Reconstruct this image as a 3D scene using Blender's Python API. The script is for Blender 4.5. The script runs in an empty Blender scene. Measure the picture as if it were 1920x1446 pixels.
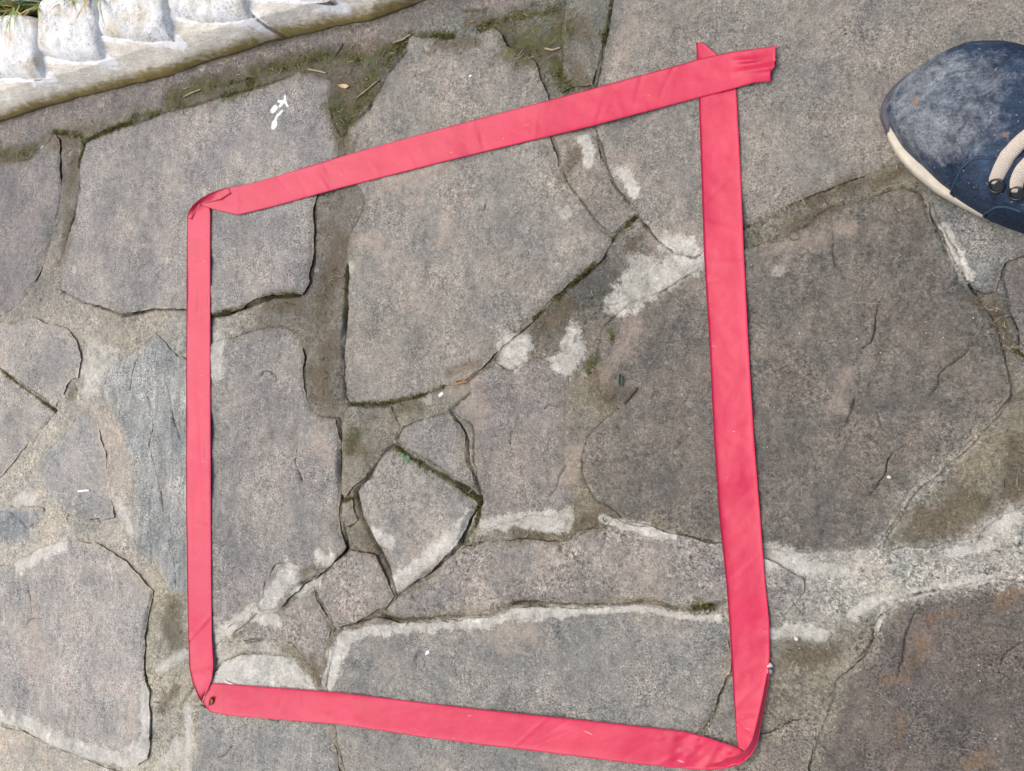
import bpy, bmesh, math, random
import numpy as np
from mathutils import Vector, Matrix
from mathutils.geometry import delaunay_2d_cdt

# ------------------------------------------------------------------ camera, world, sun, exposure
scene = bpy.context.scene
col = scene.collection
CAM_H, TILT, FPX = 0.50, math.radians(24.3), 1443.0      # metres, pitch from straight down, focal length in photo pixels
G = np.array([0.99618, 0.08737])                         # direction of "down" in the picture
Fw = np.array([-math.sin(TILT), 0, -math.cos(TILT)])
Nn = np.array([math.cos(TILT), 0, -math.sin(TILT)])
Mm = np.array([0.0, -1.0, 0.0])
RIGHT = G[0] * Nn - G[1] * Mm
DOWN = G[1] * Nn + G[0] * Mm
CAM = np.array([0, 0, CAM_H])

cam_data = bpy.data.cameras.new('camera')
cam = bpy.data.objects.new('camera', cam_data)
col.objects.link(cam)
R = np.eye(4)
R[:3, 0], R[:3, 1], R[:3, 2], R[:3, 3] = RIGHT, -DOWN, -Fw, CAM
cam.matrix_world = Matrix(R.tolist())
cam_data.sensor_width = 36.0
cam_data.lens = FPX / 1920 * 36.0
cam_data.clip_start, cam_data.clip_end = 0.01, 100
scene.camera = cam

world = bpy.data.worlds.new('World')
scene.world = world
world.use_nodes = True
SUN_EL, SUN_AZ = math.radians(60), math.radians(178)     # azimuth measured from +X towards +Y
wn = world.node_tree.nodes
sky = wn.new('ShaderNodeTexSky')
sky.sky_type = 'NISHITA'
sky.sun_disc = False
sky.sun_elevation = SUN_EL
sky.sun_rotation = math.pi / 2 - SUN_AZ
sky.air_density, sky.dust_density, sky.ozone_density = 1.0, 4.6, 0.8
world.node_tree.links.new(sky.outputs[0], wn['Background'].inputs[0])
wn['Background'].inputs[1].default_value = 0.13
sun_data = bpy.data.lights.new('sun', 'SUN')
sun_data.energy, sun_data.angle, sun_data.color = 1.5, math.radians(72), (1.0, 0.985, 0.92)
sun = bpy.data.objects.new('sun', sun_data)
col.objects.link(sun)
sd = Vector((math.cos(SUN_EL) * math.cos(SUN_AZ), math.cos(SUN_EL) * math.sin(SUN_AZ), math.sin(SUN_EL)))
sun.rotation_euler = sd.to_track_quat('Z', 'Y').to_euler()
vs = scene.view_settings
vs.view_transform, vs.look, vs.exposure, vs.gamma, vs.use_curve_mapping = 'Standard', 'None', 0.29, 1.0, False

# ------------------------------------------------------------------ helpers
rng = np.random.default_rng(7)
random.seed(7)


def U(px, py, z=0.0):
    """the point at height z that the photograph shows at pixel (px, py)"""
    px, py, z = np.broadcast_arrays(np.asarray(px, float), np.asarray(py, float), np.asarray(z, float))
    d = Fw * FPX + (px - 960)[..., None] * RIGHT + (py - 723)[..., None] * DOWN
    k = (z - CAM_H) / d[..., 2]
    return CAM + d * k[..., None]


def proj(P):
    q = np.asarray(P) - CAM
    w = q @ Fw
    return np.stack([960 + FPX * (q @ RIGHT) / w, 723 + FPX * (q @ DOWN) / w], -1)


def mpp(px, py):
    """metres per photo pixel on the ground there"""
    a, b, c = U(px, py), U(px + 1, py), U(px, py + 1)
    return math.sqrt(np.linalg.norm(b - a) * np.linalg.norm(c - a))


def hash2(ix, iy, seed):
    h = (ix.astype(np.int64) * 374761393 + iy.astype(np.int64) * 668265263 + seed * 1274126177) & 0xFFFFFFFF
    h = ((h ^ (h >> 13)) * 1274126177) & 0xFFFFFFFF
    h = (h ^ (h >> 16)) & 0xFFFF
    return h / 65535.0


def vnoise(x, y, seed=0):
    ix, iy = np.floor(x), np.floor(y)
    fx, fy = x - ix, y - iy
    fx, fy = fx * fx * fx * (fx * (fx * 6 - 15) + 10), fy * fy * fy * (fy * (fy * 6 - 15) + 10)
    a, b = hash2(ix, iy, seed), hash2(ix + 1, iy, seed)
    c, d = hash2(ix, iy + 1, seed), hash2(ix + 1, iy + 1, seed)
    return (a * (1 - fx) + b * fx) * (1 - fy) + (c * (1 - fx) + d * fx) * fy * 1.0


def fbm(x, y, size, octaves=4, seed=0, gain=0.5):
    """value noise, -1..1, features about `size` metres"""
    s, a, t = 0, 1.0, 0
    for o in range(octaves):
        ca, sa = math.cos(o * 1.1 + .3), math.sin(o * 1.1 + .3)
        s = s + a * (vnoise((x * ca - y * sa) / size + o * 17.3, (x * sa + y * ca) / size + o * 5.7, seed + o) * 2 - 1)
        t += a
        a *= gain
        size /= 2.03
    return s / t


def lin(c):
    c = np.asarray(c, float) / 255.0
    return np.where(c <= 0.04045, c / 12.92, ((c + 0.055) / 1.055) ** 2.4)


def seg_dist(P, poly, closed=False):
    """distance of points P (n,2) to a polyline (m,2)"""
    poly = np.asarray(poly, float)
    if closed:
        poly = np.vstack([poly, poly[:1]])
    best = np.full(len(P), 1e9)
    for a, b in zip(poly[:-1], poly[1:]):
        ab = b - a
        L = ab @ ab
        t = np.clip(((P - a) @ ab) / (L if L > 0 else 1), 0, 1)
        d = P - a - t[:, None] * ab
        np.minimum(best, (d * d).sum(1), out=best)
    return np.sqrt(best)


def inside(P, poly):
    x, y = P[:, 0], P[:, 1]
    r = np.zeros(len(P), bool)
    n = len(poly)
    for i in range(n):
        x1, y1 = poly[i]
        x2, y2 = poly[(i + 1) % n]
        if y1 == y2:
            continue
        c = (y1 > y) != (y2 > y)
        r ^= c & (x < (x2 - x1) * (y - y1) / (y2 - y1) + x1)
    return r


def resample(poly, step, closed=False):
    poly = np.asarray(poly, float)
    if closed:
        poly = np.vstack([poly, poly[:1]])
    s = np.concatenate([[0], np.cumsum(np.linalg.norm(np.diff(poly, axis=0), axis=1))])
    n = max(2, int(round(s[-1] / step)))
    t = np.linspace(0, s[-1], n + 1)
    if closed:
        t = t[:-1]
    return np.stack([np.interp(t, s, poly[:, k]) for k in range(poly.shape[1])], -1)


def mesh_obj(name, V, F, mat, parent=None, smooth=True, loc=None, attrs=None, mats=None, fmat=None):
    V = np.asarray(V, float)
    if loc is None:
        loc = np.zeros(3)
    me = bpy.data.meshes.new(name)
    if isinstance(F, np.ndarray) and F.ndim == 2:
        k = F.shape[1]
        me.vertices.add(len(V))
        me.vertices.foreach_set('co', (V - loc).astype(np.float32).ravel())
        me.loops.add(F.size)
        me.loops.foreach_set('vertex_index', F.astype(np.int32).ravel())
        me.polygons.add(len(F))
        me.polygons.foreach_set('loop_start', np.arange(0, F.size, k, dtype=np.int32))
        me.polygons.foreach_set('loop_total', np.full(len(F), k, dtype=np.int32))
        me.update(calc_edges=True)
        me.validate()
    else:
        me.from_pydata((V - loc).tolist(), [], [list(f) for f in F])
    me.polygons.foreach_set('use_smooth', np.full(len(me.polygons), smooth))
    for m in (mats or [mat]):
        me.materials.append(m)
    if fmat is not None:
        me.polygons.foreach_set('material_index', np.asarray(fmat, np.int32))
    for k, v in (attrs or {}).items():
        v = np.asarray(v, np.float32)
        if v.ndim == 1:
            at = me.attributes.new(k, 'FLOAT', 'POINT')
            at.data.foreach_set('value', v)
        else:
            at = me.attributes.new(k, 'FLOAT_COLOR', 'POINT')
            at.data.foreach_set('color', np.concatenate([v, np.ones((len(v), 1), np.float32)], 1).ravel())
    me.update()
    ob = bpy.data.objects.new(name, me)
    ob.location = loc
    col.objects.link(ob)
    if parent is not None:
        ob.parent = parent
        ob.matrix_parent_inverse = Matrix.Translation(-parent.location)
    return ob


def empty(name, loc):
    o = bpy.data.objects.new(name, None)
    o.location = loc
    o.empty_display_size = 0.02
    col.objects.link(o)
    return o


def tag(o, label=None, cat=None, group=None, kind=None):
    for k, v in (('label', label), ('category', cat), ('group', group), ('kind', kind)):
        if v:
            o[k] = v
    return o


def grid_faces(n, m, wrap=False):
    i, j = np.meshgrid(np.arange(n - 1), np.arange(m if wrap else m - 1), indexing='ij')
    j2 = (j + 1) % m
    return np.stack([i * m + j, i * m + j2, (i + 1) * m + j2, (i + 1) * m + j], -1).reshape(-1, 4)


# ------------------------------------------------------------------ materials
class NT:
    def __init__(self, name):
        self.m = bpy.data.materials.new(name)
        self.m.use_nodes = True
        self.t = self.m.node_tree
        self.b = self.t.nodes['Principled BSDF']
        self.pos = self.new('ShaderNodeNewGeometry').outputs['Position']

    def new(self, k, **kw):
        n = self.t.nodes.new(k)
        for a, v in kw.items():
            setattr(n, a, v)
        return n

    def link(self, a, b):
        self.t.links.new(a, b)

    def put(self, v, sock):
        if isinstance(v, bpy.types.NodeSocket):
            self.link(v, sock)
        else:
            sock.default_value = v

    def noise(self, scale, detail=4, rough=0.55, dist=0.0, vec=None, color=False):
        n = self.new('ShaderNodeTexNoise')
        self.link(vec if vec is not None else self.pos, n.inputs['Vector'])
        n.inputs['Scale'].default_value = scale
        n.inputs['Detail'].default_value = detail
        n.inputs['Roughness'].default_value = rough
        n.inputs['Distortion'].default_value = dist
        return n.outputs['Color' if color else 'Fac']

    def scaled(self, sx, sy, sz, rot=0.0, vec=None):
        n = self.new('ShaderNodeMapping')
        self.link(vec if vec is not None else self.pos, n.inputs[0])
        n.inputs['Scale'].default_value = (sx, sy, sz)
        n.inputs['Rotation'].default_value = (0, 0, rot)
        return n.outputs[0]

    def math(self, op, a, b=0.0, c=0.0):
        n = self.new('ShaderNodeMath', operation=op)
        self.put(a, n.inputs[0])
        self.put(b, n.inputs[1])
        self.put(c, n.inputs[2])
        return n.outputs[0]

    def rng(self, v, a, b, c=0.0, d=1.0, smooth=False):
        n = self.new('ShaderNodeMapRange')
        if smooth:
            n.interpolation_type = 'SMOOTHSTEP'
        self.put(v, n.inputs[0])
        for k, x in enumerate((a, b, c, d)):
            n.inputs[k + 1].default_value = x
        return n.outputs[0]

    def mix(self, f, a, b, mode='MIX'):
        n = self.new('ShaderNodeMix', data_type='RGBA', blend_type=mode)
        self.put(f, n.inputs[0])
        for v, s in ((a, n.inputs[6]), (b, n.inputs[7])):
            if isinstance(v, bpy.types.NodeSocket):
                self.link(v, s)
            else:
                s.default_value = (*v, 1)
        return n.outputs[2]

    def gray(self, v):
        n = self.new('ShaderNodeCombineColor')
        for k in range(3):
            self.put(v, n.inputs[k])
        return n.outputs[0]

    def attr(self, name, colr=False):
        n = self.new('ShaderNodeAttribute')
        n.attribute_name = name
        return n.outputs['Color' if colr else 'Fac']

    def bump(self, h, strength, dist, nrm=None):
        n = self.new('ShaderNodeBump')
        n.inputs['Strength'].default_value = strength
        n.inputs['Distance'].default_value = dist
        self.link(h, n.inputs['Height'])
        if nrm is not None:
            self.link(nrm, n.inputs['Normal'])
        return n.outputs[0]

    def done(self, color, rough=0.8, spec=0.4, normal=None):
        self.put(color if isinstance(color, bpy.types.NodeSocket) else (*color, 1), self.b.inputs['Base Color'])
        self.put(rough, self.b.inputs['Roughness'])
        self.b.inputs['Specular IOR Level'].default_value = spec
        if normal is not None:
            self.link(normal, self.b.inputs['Normal'])
        return self.m


def ground_material(name, mortar):
    """weathered flagstone / lime mortar; `tint` and the stain masks come with the mesh"""
    t = NT(name)
    tint = t.attr('tint', True)
    big = t.noise(22, 5, 0.6)
    mid = t.noise(140, 5, 0.65, 0.4)
    grain = t.noise(820, 2, 0.75, 0.6)
    fib = t.noise(380, 4, 0.75, 2.6)
    en0 = t.math('SUBTRACT', t.math('ADD', t.math('MULTIPLY', t.noise(120, 6, .7), .6), t.math('MULTIPLY', t.noise(520, 3, .7), .4)), .5)
    if not mortar:
        df = t.rng(t.math('ADD', t.attr('dust'), t.math('MULTIPLY', en0, 2.4)), .25, .85)
        tint = t.mix(t.math('MULTIPLY', df, .75), tint, t.attr('mtint', True))
    c = t.mix(t.rng(big, .36, .64), t.mix(1.0, tint, (.985, 1.0, 1.012), 'MULTIPLY'), t.mix(1.0, tint, (1.05, 0.995, 0.94), 'MULTIPLY'))
    c = t.mix(t.math('MULTIPLY', t.rng(t.noise(48, 5, .65), .46, .62), .8), c, t.mix(1.0, c, (1.03, .985, .98), 'MULTIPLY'))
    blot = t.noise(75, 5, .7, .6)
    c = t.mix(t.math('MULTIPLY', t.rng(blot, .58, .70), .30), c, t.mix(1.0, c, (1.55, 1.5, 1.42), 'MULTIPLY'))
    c = t.mix(t.math('MULTIPLY', t.rng(blot, .42, .30), .30), c, t.mix(1.0, c, (.55, .54, .54), 'MULTIPLY'))
    gm = t.rng(t.noise(30, 4, 0.6), .36, .64, .28, 1.10)                     # the grain shows more in some places than others
    g2 = t.noise(430, 3, 0.7, 0.9)
    gr = t.mix(t.attr('coarse') if not mortar else .7, t.gray(grain), t.gray(g2))
    grs = t.new('ShaderNodeSeparateColor')
    t.link(gr, grs.inputs[0])
    gv = t.math('MULTIPLY', t.math('SUBTRACT', t.rng(grs.outputs[0], .34, .66), .5), gm)
    clf = t.noise(64, 8, 0.74, 0.9)
    cl2 = t.noise(150, 6, 0.74, 1.4)
    lay = t.noise(1.0, 5, 0.6, 0.6, vec=t.scaled(150, 17, 60, 0.06))
    ca = t.attr('cleft') if not mortar else .5
    v = t.math('MULTIPLY', t.rng(big, .33, .67, .77, 1.18), t.rng(mid, .3, .7, .80, 1.20))
    v = t.math('MULTIPLY', v, t.math('ADD', 1.0, t.math('MULTIPLY', gv, 1.55 if not mortar else 1.8)))
    v = t.math('MULTIPLY', v, t.rng(fib, .35, .65, .64, 1.36))
    v = t.math('MULTIPLY', v, t.math('ADD', 1.0, t.math('MULTIPLY', ca, t.rng(cl2, .32, .68, -.24, .20))))  # cleft hollows get their shade painted into the colour
    if not mortar:
        v = t.math('MULTIPLY', v, t.math('ADD', 1.0, t.math('MULTIPLY', t.attr('layer'), t.rng(lay, .35, .65, -.28, .22))))
    c = t.mix(1.0, c, t.gray(v), 'MULTIPLY')
    # dark grime in broad soft-edged stains
    gr_n = t.rng(t.noise(17, 7, 0.72, 0.5), .54, .70)
    c = t.mix(t.math('MULTIPLY', gr_n, .32), c, t.mix(1.0, c, (.60, .585, .55), 'MULTIPLY'))
    # crusty pale spots
    vo = t.new('ShaderNodeTexVoronoi', feature='F1')
    wv = t.new('ShaderNodeVectorMath', operation='ADD')
    t.link(t.pos, wv.inputs[0])
    nz = t.new('ShaderNodeVectorMath', operation='SCALE')
    t.link(t.noise(160, 3, .6, color=True), nz.inputs[0])
    nz.inputs['Scale'].default_value = .006
    t.link(nz.outputs[0], wv.inputs[1])
    t.link(wv.outputs[0], vo.inputs['Vector'])
    vo.inputs['Scale'].default_value = 62
    vs_ = t.new('ShaderNodeSeparateColor')
    t.link(vo.outputs['Color'], vs_.inputs[0])
    rad = t.rng(vs_.outputs[0], .80 if mortar else .88, 1.0, 0.0, .36)
    spot = t.rng(t.math('SUBTRACT', rad, vo.outputs['Distance']), 0.0, .07)
    spot = t.math('MULTIPLY', spot, t.rng(t.noise(12, 3, .5), .46, .56))
    c = t.mix(t.math('MULTIPLY', spot, t.rng(cl2, .3, .6, .25, .85)), c, t.mix(1.0, tuple(lin((188, 183, 170))), t.gray(t.rng(grain, .3, .7, .8, 1.15)), 'MULTIPLY'))
    # pale flecks and dark pits
    fleck = t.rng(t.noise(480, 2, 0.5), .665, .73)
    patch = t.rng(t.noise(38, 4, 0.6), .5, .68)
    c = t.mix(t.math('MULTIPLY', t.math('MULTIPLY', fleck, .55), t.math('ADD', t.math('MULTIPLY', patch, .8), .2)), c, tuple(lin((205, 196, 184))))
    pit = t.rng(t.noise(390, 2, 0.5, 0.5), .35, .29)
    c = t.mix(t.math('MULTIPLY', pit, .5), c, tuple(lin((62, 56, 50))))
    # thin scratches
    sc = t.noise(1.0, 2, 0.5, 1.2, vec=t.scaled(60, 900, 60, 0.5))
    c = t.mix(t.math('MULTIPLY', t.rng(sc, .69, .74), .35), c, tuple(lin((196, 190, 182))))
    edge_n = t.math('ADD', t.math('MULTIPLY', t.noise(110, 6, 0.7), .6), t.math('MULTIPLY', t.noise(620, 3, 0.75), .4))
    en = t.math('SUBTRACT', edge_n, .5)

    def mask(a, amp, lo, hi):
        return t.rng(t.math('ADD', t.attr(a), t.math('MULTIPLY', en, amp)), lo, hi, smooth=True)

    lv = t.math('MULTIPLY', t.rng(grain, .3, .7, .80, 1.16), t.rng(mid, .3, .7, .86, 1.1))
    soil = t.math('MULTIPLY', mask('soil', 2.4, .25, .95), .75)
    c = t.mix(soil, c, t.mix(1.0, tuple(lin((98, 86, 66))), t.gray(t.math('MULTIPLY', t.rng(grain, .3, .7, .5, 1.5), t.rng(fib, .3, .7, .7, 1.3))), 'MULTIPLY'))
    c = t.mix(t.math('MULTIPLY', mask('pink', 3.2, .15, 1.2), .5), c, t.mix(1.0, tuple(lin((186, 168, 152))), t.gray(lv), 'MULTIPLY'))
    c = t.mix(t.math('MULTIPLY', mask('rust', 3.2, .2, 1.15), .6), c, t.mix(1.0, tuple(lin((140, 111, 80))), t.gray(lv), 'MULTIPLY'))
    c = t.mix(t.math('MULTIPLY', t.math('MULTIPLY', mask('lime', 2.3, .26, .60), t.rng(t.noise(190, 5, .75, .8), .34, .58, .35, 1.0)), .92), c, t.mix(1.0, t.mix(t.rng(t.noise(60, 4, .6), .4, .62), tuple(lin((222, 217, 207))), tuple(lin((192, 189, 177)))), t.gray(lv), 'MULTIPLY'))
    c = t.mix(t.math('MULTIPLY', mask('moss', 2.4, .35, .85), .8), c, t.mix(t.rng(mid, .35, .65), tuple(lin((58, 60, 32))), tuple(lin((94, 97, 50)))))
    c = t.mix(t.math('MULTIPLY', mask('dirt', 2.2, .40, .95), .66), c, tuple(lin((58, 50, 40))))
    c = t.mix(mask('paint', .35, .46, .54), c, tuple(lin((238, 240, 242))))
    h = t.math('ADD', t.math('MULTIPLY', grain, .55), t.math('MULTIPLY', fib, .45))
    hc = t.math('ADD', t.math('MULTIPLY', clf, ca), t.math('MULTIPLY', t.math('MULTIPLY', cl2, ca), .35))
    if not mortar:
        hc = t.math('ADD', hc, t.math('MULTIPLY', t.math('MULTIPLY', lay, t.attr('layer')), .8))
    n0 = t.bump(hc, .8, .0042)
    n1 = t.bump(mid, .55, .0016, n0)
    n2 = t.bump(h, .95, .0007 if not mortar else .0013, n1)
    return t.done(c, t.rng(grain, .3, .7, .62, .82), .42, n2)


M = {}
M['stone'] = ground_material('weathered_flagstone', False)
M['mortar'] = ground_material('lime_mortar', True)


def simple(name, rgb, rough=.7, spec=.4, var=.25, scale=400, bump=0.0):
    t = NT(name)
    n = t.noise(scale, 4, .6)
    c = t.mix(1.0, tuple(lin(rgb)), t.gray(t.rng(n, .3, .7, 1 - var, 1 + var)), 'MULTIPLY')
    return t.done(c, rough, spec, t.bump(n, bump, .0006) if bump else None)


def tape_material():
    t = NT('red_tape_paper')
    n = t.noise(60, 4, .6)
    fine = t.noise(900, 3, .6)
    lump = t.noise(150, 4, .6)
    c = t.mix(t.rng(n, .3, .7), (.56, .009, .054), (.63, .015, .072))
    c = t.mix(1.0, c, t.gray(t.rng(fine, .3, .7, .95, 1.05)), 'MULTIPLY')
    scuff = t.rng(t.noise(1.0, 2, .5, .6, vec=t.scaled(90, 260, 90, 1.1)), .73, .77)
    c = t.mix(t.math('MULTIPLY', scuff, .4), c, (.85, .5, .52))
    h = t.math('ADD', t.math('MULTIPLY', fine, .3), lump)
    m = t.done(c, .46, .55, t.bump(h, .32, .0008))
    t.b.inputs['Sheen Weight'].default_value = .18
    t.b.inputs['Sheen Roughness'].default_value = .45
    t.b.inputs['Sheen Tint'].default_value = (.85, .88, 1, 1)
    return m


M['tape'] = tape_material()


def whitewash_material():
    t = NT('whitewashed_brick')
    big = t.noise(45, 5, .6)
    mid = t.noise(230, 4, .65)
    fine = t.noise(700, 3, .7)
    c = t.mix(t.rng(big, .35, .62), (.93, .93, .93), (.82, .815, .79))
    tan = t.math('MULTIPLY', t.rng(t.noise(36, 5, .65), .5, .66), .75)
    c = t.mix(tan, c, tuple(lin((214, 202, 176))))
    worn = t.math('MULTIPLY', t.rng(mid, .56, .64), t.rng(t.noise(60, 3, .6), .42, .6))
    c = t.mix(t.math('MULTIPLY', worn, .4), c, tuple(lin((168, 162, 150))))
    speck = t.math('MULTIPLY', t.rng(t.noise(470, 4, .7, 1.8), .56, .62), t.rng(t.noise(55, 4, .65), .42, .60))
    c = t.mix(t.math('MULTIPLY', speck, .7), c, tuple(lin((132, 128, 122))))
    h = t.math('ADD', t.math('MULTIPLY', mid, .8), t.math('MULTIPLY', fine, .5))
    h = t.math('SUBTRACT', h, t.math('MULTIPLY', speck, .5))
    return t.done(c, .9, .25, t.bump(h, .75, .0018))


M['whitewash'] = whitewash_material()


def haunch_material():
    t = NT('limewashed_render')
    mid = t.noise(170, 5, .65, .5)
    fine = t.noise(650, 3, .7, .5)
    stroke = t.noise(1.0, 4, .65, .8, vec=t.scaled(70, 420, 70, -.28))
    low = t.attr('low')
    c = t.mix(t.rng(t.noise(50, 4, .6), .35, .65), tuple(lin((230, 224, 212))), tuple(lin((212, 204, 189))))
    c = t.mix(1.0, c, t.gray(t.math('MULTIPLY', t.rng(stroke, .3, .7, .82, 1.15), t.rng(fine, .3, .7, .82, 1.18))), 'MULTIPLY')
    en = t.math('SUBTRACT', t.math('ADD', t.math('MULTIPLY', mid, .5), t.math('MULTIPLY', stroke, .5)), .5)
    c = t.mix(t.math('MULTIPLY', t.rng(t.math('ADD', low, en), .35, .85), .7), c, tuple(lin((186, 166, 132))))
    c = t.mix(t.math('MULTIPLY', t.rng(t.math('ADD', t.attr('white'), t.math('MULTIPLY', en, 2.4)), .30, .75, smooth=True), .9), c, tuple(lin((250, 250, 250))))
    c = t.mix(t.math('MULTIPLY', t.rng(t.math('ADD', t.attr('moss'), t.math('MULTIPLY', en, 1.6)), .4, .8), .85), c, t.mix(t.rng(mid, .4, .6), tuple(lin((112, 84, 30))), tuple(lin((128, 116, 40)))))
    c = t.mix(t.math('MULTIPLY', t.rng(t.math('ADD', t.attr('dirt'), en), .45, .75), .8), c, tuple(lin((84, 70, 48))))
    c = t.mix(t.math('MULTIPLY', t.rng(t.noise(520, 2, .5), .67, .72), .5), c, tuple(lin((130, 118, 100))))
    h = t.math('ADD', t.math('MULTIPLY', stroke, .8), t.math('MULTIPLY', fine, .4))
    return t.done(c, .85, .3, t.bump(h, .6, .0016))


M['haunch'] = haunch_material()

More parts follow.
